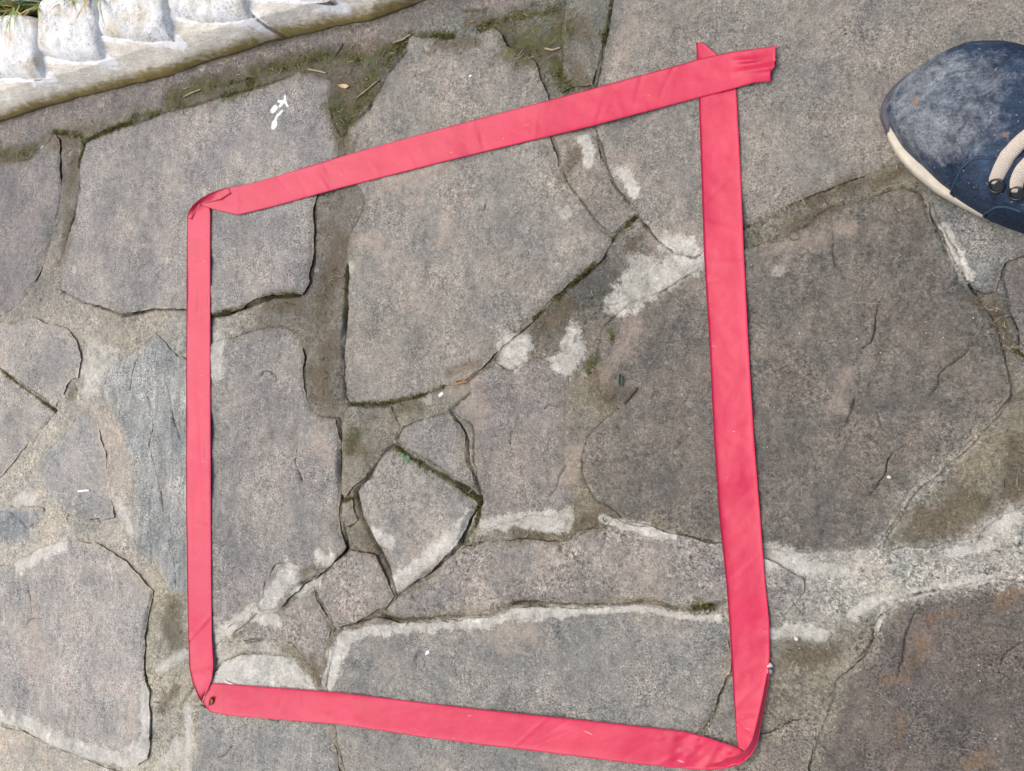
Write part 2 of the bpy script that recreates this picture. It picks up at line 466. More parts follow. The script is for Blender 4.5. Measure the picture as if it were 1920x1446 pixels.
# ------------------------------------------------------------------ what lies where (photo pixels, turned into ground positions)
# outline of every flagstone and its own colour, person's shade mixed in at right
STONES = [
    ((128, 122, 121), [(-70, 300), (0, 303), (50, 301), (70, 290), (93, 262), (101, 249), (112, 262), (113, 300), (115, 350), (112, 393), (100, 430), (88, 482), (80, 489), (67, 525), (47, 542), (37, 565), (23, 582), (0, 592), (-80, 596)]),
    ((148, 142, 139), [(163, 267), (187, 247), (217, 235), (253, 230), (300, 217), (333, 202), (383, 193), (433, 177), (483, 164), (533, 149), (560, 137), (590, 141), (622, 152), (616, 195), (624, 230), (636, 262), (632, 300), (600, 350), (592, 395), (592, 440), (590, 489), (582, 532), (570, 550), (547, 552), (510, 554), (480, 565), (450, 579), (403, 592), (347, 579), (290, 579), (247, 589), (230, 589), (213, 582), (190, 574), (173, 574), (153, 564), (123, 552), (114, 543), (115, 515), (118, 482), (128, 440), (141, 390), (150, 350), (155, 300)]),
    ((147, 140, 133), [(770, 67), (797, 73), (827, 75), (870, 77), (887, 73), (907, 60), (927, 50), (942, 62), (955, 90), (993, 102), (1012, 135), (1026, 180), (1030, 220), (1033, 253), (1040, 283), (1048, 320), (1057, 347), (1077, 377), (1100, 403), (1123, 430), (1147, 450), (1140, 468), (1130, 485), (1100, 512), (1070, 535), (1040, 554), (1023, 572), (997, 599), (973, 622), (953, 642), (920, 675), (903, 692), (887, 702), (853, 715), (827, 727), (800, 737), (773, 744), (733, 754), (690, 759), (657, 759), (647, 749), (643, 715), (642, 669), (645, 639), (648, 615), (650, 582), (653, 515), (650, 489), (647, 472), (650, 447), (673, 410), (682, 393), (683, 370), (673, 353), (660, 320), (647, 283), (645, 260), (657, 240), (690, 207), (707, 180), (723, 147), (737, 123), (763, 97)]),
    ((120, 117, 108), [(1058, -40), (1145, -60), (1147, 0), (1140, 40), (1130, 80), (1120, 120), (1108, 158), (1080, 165), (1050, 172), (1056, 130), (1055, 100), (1050, 60), (1060, 10)]),
    ((140, 133, 126), [(1156, -70), (1152, 0), (1146, 40), (1136, 82), (1126, 122), (1112, 165), (1108, 210), (1117, 247), (1124, 277), (1134, 307), (1144, 333), (1161, 357), (1181, 377), (1195, 400), (1212, 423), (1229, 443), (1241, 461), (1267, 473), (1300, 482), (1315, 470), (1345, 452), (1393, 428), (1430, 410), (1467, 390), (1513, 370), (1557, 353), (1587, 340), (1613, 330), (1640, 316), (1690, 302), (1800, 290), (2000, 270), (2000, -70)]),
    ((125, 117, 109), [(1395, 467), (1430, 459), (1467, 447), (1513, 420), (1540, 397), (1563, 385), (1607, 380), (1657, 362), (1697, 353), (1723, 363), (1737, 383), (1750, 417), (1773, 460), (1783, 482), (1807, 522), (1827, 552), (1853, 582), (1867, 609), (1877, 632), (1883, 669), (1890, 699), (1893, 742), (1873, 767), (1843, 800), (1820, 827), (1793, 850), (1757, 883), (1727, 907), (1711, 929), (1685, 964), (1678, 977), (1661, 1001), (1640, 1032), (1613, 1034), (1570, 1036), (1510, 1037), (1440, 1027), (1395, 1026), (1345, 1018), (1300, 1004), (1267, 996), (1240, 986), (1220, 977), (1187, 977), (1160, 970), (1146, 957), (1110, 937), (1094, 900), (1088, 860), (1100, 820), (1130, 792), (1162, 765), (1128, 740), (1120, 700), (1120, 650), (1128, 612), (1160, 582), (1210, 557), (1250, 535), (1280, 520), (1310, 505), (1340, 488)]),
    ((144, 135, 130), [(847, 767), (863, 750), (883, 737), (879, 716), (905, 698), (933, 684), (953, 695), (1000, 674), (1017, 672), (1064, 698), (1066, 749), (1065, 815), (1057, 865), (1070, 900), (1086, 934), (1062, 958), (1035, 970), (1000, 966), (960, 980), (930, 987), (902, 996), (894, 985), (906, 955), (908, 939), (901, 909), (890, 882), (884, 865), (886, 815), (884, 799), (866, 785)]),
    ((143, 138, 134), [(740, 829), (757, 802), (787, 789), (820, 779), (840, 772), (850, 784), (866, 803), (872, 829), (870, 862), (880, 882), (889, 905), (878, 910), (847, 893), (813, 873), (773, 850)]),
    ((152, 146, 140), [(735, 838), (750, 851), (773, 864), (807, 884), (847, 909), (873, 926), (898, 945), (878, 971), (868, 994), (858, 1024), (840, 1044), (807, 1067), (783, 1087), (757, 1105), (745, 1115), (740, 1097), (730, 1067), (717, 1041), (703, 1017), (690, 991), (677, 971), (670, 955), (666, 925), (670, 912), (689, 897), (700, 874), (721, 848)]),
    ((142, 134, 119), [(655, 762), (690, 766), (733, 762), (738, 779), (748, 799), (736, 827), (719, 840), (697, 863), (685, 890), (662, 916), (651, 931), (642, 927), (641, 880), (643, 800), (648, 775)]),
    ((140, 132, 122), [(643, 941), (662, 938), (667, 962), (671, 977), (654, 986), (645, 973)]),
    ((150, 144, 140), [(380, 690), (388, 650), (413, 637), (437, 635), (467, 624), (500, 616), (527, 614), (546, 622), (562, 642), (571, 669), (569, 709), (572, 742), (579, 765), (596, 780), (633, 784), (635, 815), (638, 880), (638, 964), (644, 997), (651, 1025), (642, 1039), (633, 1049), (612, 1069), (592, 1085), (568, 1092), (545, 1118), (528, 1140), (497, 1145), (473, 1137), (450, 1159), (425, 1178), (398, 1192), (380, 1180), (376, 1000), (376, 800)]),
    ((166, 166, 164), [(293, 624), (273, 645), (233, 672), (213, 682), (187, 715), (197, 735), (217, 782), (230, 815), (247, 865), (253, 915), (247, 964), (250, 1000), (255, 1031), (283, 1051), (303, 1074), (320, 1107), (337, 1119), (352, 1117), (366, 1100), (370, 1000), (370, 800), (366, 690), (345, 672), (331, 669), (310, 642)]),
    ((162, 155, 150), [(-80, 607), (0, 605), (33, 605), (63, 596), (87, 602), (133, 622), (147, 639), (153, 669), (146, 709), (133, 715), (117, 745), (103, 765), (60, 733), (30, 713), (0, 690), (-80, 640)]),
    ((163, 157, 152), [(-80, 650), (0, 699), (30, 721), (60, 741), (99, 773), (90, 789), (73, 809), (43, 842), (20, 872), (0, 895), (-80, 960)]),
    ((156, 152, 150), [(160, 772), (140, 792), (110, 825), (77, 859), (63, 879), (80, 905), (100, 935), (133, 964), (167, 974), (217, 970), (213, 949), (199, 899), (200, 849), (184, 805), (177, 785)]),
    ((143, 145, 148), [(-60, 955), (0, 950), (30, 953), (80, 950), (84, 958), (63, 991), (57, 1015), (0, 1019), (-60, 1025)]),
    ((166, 159, 155), [(-80, 1070), (20, 1057), (43, 1047), (83, 1027), (117, 1014), (177, 1017), (213, 1034), (247, 1064), (277, 1097), (287, 1107), (277, 1157), (272, 1197), (272, 1264), (282, 1297), (283, 1364), (282, 1422), (260, 1435), (227, 1439), (167, 1422), (127, 1405), (93, 1395), (57, 1372), (33, 1362), (0, 1355), (-80, 1350)]),
    ((188, 177, 162), [(-80, 1360), (0, 1362), (33, 1369), (57, 1379), (93, 1402), (127, 1412), (167, 1429), (222, 1446), (225, 1530), (-80, 1540)]),
    ((152, 149, 145), [(372, 1322), (398, 1332), (470, 1345), (540, 1350), (622, 1357), (627, 1394), (633, 1407), (640, 1520), (360, 1530), (362, 1440), (369, 1380)]),
    ((142, 138, 133), [(640, 1180), (660, 1179), (690, 1165), (707, 1158), (733, 1163), (753, 1170), (790, 1168), (827, 1165), (867, 1160), (917, 1158), (940, 1150), (960, 1140), (980, 1135), (1023, 1138), (1073, 1138), (1133, 1139), (1173, 1136), (1207, 1133), (1240, 1137), (1267, 1149), (1300, 1152), (1327, 1154), (1340, 1142), (1362, 1137), (1368, 1197), (1370, 1257), (1355, 1287), (1335, 1344), (1311, 1377), (1290, 1420), (1275, 1530), (655, 1530), (645, 1450), (634, 1394), (628, 1357), (609, 1291), (612, 1264), (622, 1227), (629, 1190)]),
    ((149, 140, 134), [(747, 1121), (767, 1104), (807, 1077), (840, 1050), (860, 1033), (890, 1019), (917, 1013), (957, 1016), (1000, 1009), (1040, 1016), (1060, 1019), (1083, 999), (1107, 993), (1133, 992), (1150, 973), (1160, 975), (1187, 983), (1220, 983), (1240, 993), (1273, 1003), (1313, 1013), (1353, 1023), (1400, 1031), (1435, 1043), (1467, 1061), (1507, 1081), (1510, 1107), (1493, 1131), (1467, 1154), (1440, 1148), (1400, 1132), (1362, 1126), (1347, 1125), (1320, 1125), (1297, 1131), (1267, 1138), (1240, 1127), (1207, 1122), (1173, 1126), (1133, 1129), (1073, 1128), (1023, 1128), (980, 1124), (955, 1129), (938, 1139), (917, 1147), (867, 1149), (827, 1154), (790, 1157), (755, 1159), (733, 1150), (724, 1143)]),
    ((152, 143, 137), [(643, 1044), (657, 1029), (677, 1033), (707, 1039), (718, 1061), (731, 1091), (742, 1119), (722, 1142), (703, 1145), (688, 1157), (660, 1168), (647, 1170), (627, 1174), (618, 1151), (598, 1121), (591, 1104), (613, 1076), (635, 1053)]),
    ((160, 151, 144), [(587, 1099), (560, 1114), (533, 1144), (510, 1153), (483, 1149), (460, 1166), (430, 1196), (410, 1213), (430, 1217), (500, 1199), (547, 1206), (567, 1227), (580, 1249), (593, 1259), (608, 1241), (618, 1197), (622, 1180), (613, 1153), (594, 1123)]),
    ((190, 185, 177), [(392, 1262), (403, 1251), (427, 1236), (453, 1228), (500, 1226), (543, 1233), (560, 1253), (577, 1279), (600, 1292), (560, 1302), (480, 1300), (392, 1292)]),
    ((126, 119, 102), [(1897, 745), (1920, 732), (1990, 715), (1990, 950), (1920, 945), (1880, 969), (1853, 989), (1830, 1010), (1780, 1012), (1747, 1024), (1690, 1025), (1655, 1032), (1668, 1003), (1685, 979), (1692, 966), (1717, 931), (1733, 909), (1763, 887), (1799, 854), (1826, 831), (1849, 804), (1878, 771)]),
    ((112, 103, 97), [(1990, 1085), (1920, 1090), (1900, 1085), (1860, 1090), (1800, 1102), (1763, 1109), (1727, 1115), (1710, 1120), (1690, 1125), (1668, 1140), (1655, 1157), (1645, 1180), (1641, 1199), (1624, 1226), (1584, 1259), (1567, 1279), (1561, 1311), (1551, 1334), (1544, 1364), (1531, 1407), (1524, 1446), (1515, 1540), (1990, 1540)]),
    ((142, 135, 126), [(1374, 1259), (1390, 1300), (1400, 1390), (1380, 1397), (1350, 1395), (1315, 1378), (1339, 1344), (1359, 1287)]),
    ((131, 121, 112), [(1432, 1381), (1490, 1356), (1527, 1351), (1539, 1364), (1526, 1407), (1518, 1446), (1510, 1530), (1340, 1530), (1360, 1455), (1400, 1440), (1424, 1410)]),
    ((108, 103, 101), [(1891, 488), (1960, 470), (1990, 466), (1990, 660), (1914, 645), (1909, 615), (1896, 589), (1886, 549), (1883, 522)]),
    ((134, 134, 133), [(1742, 370), (1800, 385), (1880, 420), (1990, 430), (1990, 460), (1930, 472), (1884, 494), (1876, 520), (1866, 548), (1845, 552), (1825, 537), (1804, 503), (1783, 460), (1758, 415)]),
    ((139, 130, 121), [(1042, 256), (1080, 250), (1112, 250), (1119, 280), (1129, 310), (1139, 335), (1156, 360), (1181, 385), (1188, 403), (1168, 418), (1148, 436), (1125, 424), (1102, 399), (1081, 373), (1061, 343), (1052, 316), (1045, 283)]),
]
# colour of the mortar at sampled places
MORTAR = [(640, 650, (118, 108, 94)), (620, 500, (112, 104, 92)), (100, 440, (140, 130, 117)), (130, 350, (118, 110, 98)), (250, 620, (158, 146, 130)), (80, 850, (182, 170, 152)),
          (60, 930, (182, 170, 154)), (130, 700, (168, 158, 146)), (220, 850, (176, 162, 150)), (250, 1000, (176, 163, 150)), (20, 1040, (180, 170, 158)), (310, 1130, (165, 155, 128)), (320, 1180, (160, 150, 126)), (330, 1330, (175, 162, 140)),
          (310, 1430, (182, 170, 147)), (450, 1220, (180, 169, 152)), (590, 1265, (135, 122, 98)), (690, 1015, (136, 122, 98)), (1080, 985, (136, 121, 96)), (1130, 965, (134, 118, 92)), (930, 1000, (146, 134, 112)),
          (820, 757, (136, 128, 110)), (1120, 540, (96, 91, 82)), (1030, 610, (108, 99, 84)), (1100, 640, (118, 108, 94)), (1120, 730, (136, 122, 98)), (1090, 800, (138, 126, 110)), (1090, 320, (140, 130, 118)),
          (1500, 425, (122, 112, 96)), (1650, 345, (128, 118, 98)), (1420, 450, (120, 112, 92)), (1870, 580, (108, 103, 99)), (1890, 680, (130, 122, 106)), (1600, 1090, (178, 170, 160)), (1480, 1060, (178, 170, 160)), (1850, 1045, (174, 167, 158)),
          (1700, 1070, (176, 168, 157)), (1560, 1140, (172, 165, 154)), (1520, 1175, (160, 155, 145)), (1520, 1225, (132, 119, 95)), (1600, 1200, (140, 127, 106)), (1490, 1255, (136, 124, 102)), (660, 200, (92, 86, 68)), (980, 90, (106, 104, 84)), (1045, 60, (104, 104, 86)), (850, 50, (128, 124, 116)), (480, 145, (104, 96, 80)),
          (350, 180, (110, 102, 88)), (120, 255, (120, 112, 96)), (30, 290, (102, 94, 80)), (1800, 460, (128, 128, 126)), (1230, 440, (150, 142, 130)), (640, 400, (122, 112, 98)), (330, 700, (168, 162, 152)), (1210, 470, (120, 112, 100))]
STRIP = [(-90, 255), (0, 231), (150, 184), (283, 153), (383, 121), (467, 94), (583, 64), (690, 44), (800, 5), (860, -60), (1080, -60), (1060, 4), (1000, 8), (957, 20), (900, 36), (857, 22), (827, 30), (780, 36), (767, 60), (727, 90), (707, 117), (690, 108), (665, 84), (600, 90), (520, 105), (460, 130), (400, 140), (350, 155), (320, 165), (310, 190), (300, 205), (240, 200), (215, 212), (190, 238), (155, 247), (100, 243), (60, 275), (30, 272), (0, 290), (-90, 320)]

# stains: kind, path, radius in pixels
STAINS = []


def st(kind, r, *pts):
    STAINS.append((kind, r, pts))


for r, *p in [(32, (200, 653)), (27, (190, 680), (168, 712)), (13, (165, 728)), (17, (342, 638)), (12, (408, 640), (406, 700)), (15, (62, 560)), (9, (52, 577)), (6, (94, 578)), (24, (975, 645), (955, 668)), (20, (1075, 640), (1080, 660)), (17, (1045, 676), (1070, 680)),
              (26, (1188, 535)), (20, (1215, 520), (1240, 512)), (22, (1265, 495), (1300, 488)), (16, (1180, 500)), (12, (1190, 480)), (11, (905, 986), (960, 977), (1062, 968)), (15, (748, 1090), (800, 1055), (858, 1002)), (9, (860, 1000), (882, 965)), (17, (505, 1132), (530, 1095), (545, 1078)), (9, (600, 1045), (622, 1052)),
              (10, (402, 1196), (440, 1172), (470, 1150)), (9, (640, 1200), (690, 1182), (760, 1178), (850, 1168), (920, 1166), (960, 1150), (1020, 1147), (1080, 1146)), (5, (1080, 1146), (1200, 1140), (1260, 1152), (1350, 1160)), (12, (655, 1195), (628, 1235), (614, 1290)),
              (10, (-40, 1342), (0, 1344), (40, 1352), (95, 1382)), (13, (95, 1382), (160, 1410), (230, 1428), (268, 1412)), (9, (275, 1295), (278, 1360), (272, 1415)), (22, (430, 1262), (500, 1250), (545, 1262)), (14, (540, 1262), (575, 1285)), (12, (290, 1275)), (7, (300, 1255), (345, 1225)), (8, (350, 1335), (355, 1380), (345, 1446)),
              (14, (1450, 1040), (1480, 1050), (1505, 1066)), (11, (1450, 1188), (1500, 1182), (1545, 1195)), (8, (1668, 1126), (1720, 1112)), (7, (1720, 1112), (1790, 1097), (1880, 1082)), (5, (1642, 1180), (1657, 1140)), (9, (1642, 338)), (5, (1595, 325)), (5, (1440, 415)), (7, (1447, 445)),
              (9, (1100, 262), (1106, 300)), (7, (1103, 320)), (5, (975, 297)), (4, (938, 162)), (5, (1055, 298)), (7, (640, 604)), (9, (613, 607)), (9, (609, 500)), (6, (598, 752)), (9, (793, 771)), (4, (811, 763)), (4, (827, 740)), (6, (1105, 777)), (10, (736, 795)), (8, (682, 883)), (4, (655, 880)),
              (20, (618, 376)), (10, (648, 388)), (9, (498, 592)), (5, (525, 592)), (6, (455, 602)), (4, (440, 612)), (6, (70, 857)), (6, (268, 1036)), (5, (135, 617)), (5, (278, 618)), (6, (1905, 775)), (10, (1770, 425), (1790, 470), (1815, 520)), (12, (1860, 990), (1905, 970)), (8, (1740, 385)), (5, (560, 540)), (5, (396, 905)), (8, (400, 920)), (14, (1250, 455), (1290, 462)), (10, (1165, 320), (1190, 365))]:
    st('lime', r, *p)
for r, *p in [(20, (1175, 545), (1200, 500)), (18, (1200, 545), (1255, 520)), (16, (1155, 575), (1190, 560)), (9, (1520, 1062), (1580, 1070)), (8, (1780, 1040), (1850, 1022)), (9, (1600, 1150), (1650, 1120)), (12, (420, 1235), (395, 1240)), (10, (470, 1150), (520, 1165)), (10, (300, 1440), (340, 1400)), (9, (40, 1060), (85, 1040), (120, 1022)), (7, (220, 940), (245, 1000)), (8, (60, 930), (30, 940)), (8, (1130, 975), (1200, 990), (1260, 1004)), (9, (730, 1020), (700, 1000)), (8, (560, 1110), (600, 1090)), (12, (1420, 1030), (1440, 1050)), (9, (1000, 985), (1060, 990))]:
    st('lime', r, *p)
for r, *p in [(22, (330, 185), (420, 150)), (20, (480, 140), (600, 112)), (18, (640, 110), (740, 90)), (24, (650, 190), (690, 150)), (20, (640, 230), (655, 280)), (16, (880, 40), (960, 50)), (26, (960, 95), (1040, 110)), (22, (1050, 40), (1100, 60)), (18, (1080, 130), (1100, 160)), (16, (610, 520), (600, 600)), (18, (590, 700), (620, 760)), (14, (1060, 330), (1080, 290)), (12, (120, 480), (130, 400)), (12, (140, 300), (130, 350)), (16, (500, 575), (560, 570)), (14, (1200, 440), (1180, 470)), (10, (480, 1150), (440, 1190)), (16, (160, 255), (100, 265)), (12, (0, 300), (60, 290)), (12, (820, 90), (900, 80)), (16, (1600, 345), (1520, 380)), (12, (1830, 560), (1880, 600))]:
    st('soil', r, *p)
for r, *p in [(26, (685, 715)), (17, (722, 262)), (16, (690, 450), (720, 470)), (15, (265, 247)), (11, (560, 209)), (17, (1190, 10), (1172, 80), (1152, 150)), (20, (1170, 300), (1182, 335)), (24, (1230, 440), (1290, 440)), (16, (250, 1320), (255, 1370)), (13, (265, 1080), (300, 1090)), (30, (205, 800), (215, 900)), (24, (60, 1150), (70, 1250)), (20, (1590, 430), (1560, 420)),
              (24, (1460, 470), (1540, 440)), (20, (830, 1010), (780, 1050)), (16, (1080, 840), (1060, 900)), (26, (840, 310), (720, 340)), (16, (930, 350)), (14, (840, 400), (830, 450)), (30, (880, 720), (900, 770)), (22, (600, 830), (620, 870)), (14, (130, 545)), (24, (940, 1190), (1010, 1180)), (16, (1060, 250), (1010, 260)), (14, (910, 190)), (20, (1200, 600), (1140, 700)), (18, (1590, 700), (1570, 760))]:
    st('pink', r, *p)
for r, *p in [(12, (1728, 1195), (1718, 1235), (1705, 1250)), (32, (1838, 1325)), (20, (1850, 1290)), (8, (1778, 1120)), (18, (1870, 1122), (1900, 1110)), (10, (1690, 1345), (1685, 1380)), (18, (1815, 1435), (1840, 1420)), (7, (1606, 880)), (4, (882, 684)), (12, (1660, 1270), (1690, 1265)), (7, (992, 337)), (8, (1143, 511)), (18, (1900, 420)), (10, (1740, 1160), (1780, 1150)), (9, (398, 885))]:
    st('rust', r, *p)
for r, *p in [(11, (-40, 285), (0, 284), (40, 290), (62, 282)), (5, (100, 247), (150, 252), (158, 275), (148, 312)), (6, (163, 264), (215, 239), (250, 227)), (7, (250, 220), (300, 212)), (15, (322, 192), (340, 180), (400, 158)), (7, (400, 160), (480, 148)), (11, (470, 135), (540, 122), (600, 105), (645, 100)), (15, (625, 190), (645, 235), (680, 185), (700, 135)), (10, (655, 112), (700, 108), (760, 75)), (9, (720, 120), (768, 68)), (9, (790, 66), (850, 70)),
              (5, (868, 20), (910, 22)), (9, (900, 50), (960, 33), (1045, 18)), (26, (965, 88), (1010, 84), (1045, 70)), (16, (1040, 120), (1065, 165)), (4, (1145, 8), (1131, 80)), (4, (649, 500), (644, 590)), (4, (656, 758), (720, 757), (790, 742), (832, 724)), (4, (1118, 493), (1060, 545), (1000, 600)), (5, (1196, 402), (1150, 448)), (5, (742, 840), (850, 908), (902, 940), (892, 985), (866, 1018)),
              (3, (-40, 663), (0, 692), (102, 770)), (4, (402, 591), (450, 578), (510, 556), (550, 553)), (9, (1300, 1140), (1330, 1138)), (14, (655, 835), (672, 815)), (11, (1100, 690), (1120, 675)), (5, (1145, 620), (1150, 640)), (24, (980, 130)), (4, (642, 940), (668, 934)), (4, (1903, 655), (1915, 665)), (12, (420, 178), (480, 160))]:
    st('moss', r, *p)
for r, *p in [(34, (1110, 530)), (22, (1060, 575), (1025, 610)), (24, (1095, 620)), (30, (1120, 715), (1150, 745)), (20, (620, 640), (600, 740)), (24, (640, 460), (610, 560)), (20, (1900, 830), (1900, 930)), (36, (1830, 940), (1740, 990)), (22, (1490, 1230), (1560, 1225)), (14, (585, 1235), (600, 1285)), (14, (690, 1010), (705, 1030)), (14, (975, 1005), (1060, 995), (1130, 965)), (12, (770, 1100), (790, 1075)), (7, (560, 1075), (600, 1060)),
              (24, (320, 1140), (325, 1190)), (18, (660, 830), (680, 850)), (20, (60, 290)), (20, (660, 200), (640, 160)), (6, (700, 1152), (760, 1163), (860, 1156)), (7, (960, 1132), (1000, 1128)), (9, (1300, 1142), (1330, 1138)), (12, (1690, 320), (1640, 345)), (14, (1860, 560), (1890, 640)), (16, (1480, 430), (1560, 390)), (10, (840, 700), (900, 680)), (12, (740, 770), (780, 760)), (10, (130, 740), (150, 715)), (5, (50, 903)), (9, (330, 1290), (300, 1330)), (26, (1000, 110))]:
    st('soil', r, *p)
for r, *p in [(5, (517, 203), (513, 208)), (2.4, (525, 200), (534, 190)), (2.2, (530, 192), (524, 191)), (2.0, (534, 190), (540, 200)), (2.2, (536, 190), (537, 181)), (2.0, (530, 208), (521, 218)), (5.4, (514, 238), (515, 232)), (2.0, (517, 226), (521, 216)), (1.6, (1200, 845)), (2.2, (192, 296)), (2.4, (73, 360)), (2.0, (886, 146), (889, 148)), (2.4, (375, 140)), (2.6, (458, 167)), (3.5, (533, 144)), (3, (824, 742), (828, 738)), (3, (800, 1226), (803, 1222)), (3, (397, 868))]:
    st('paint', r, *p)

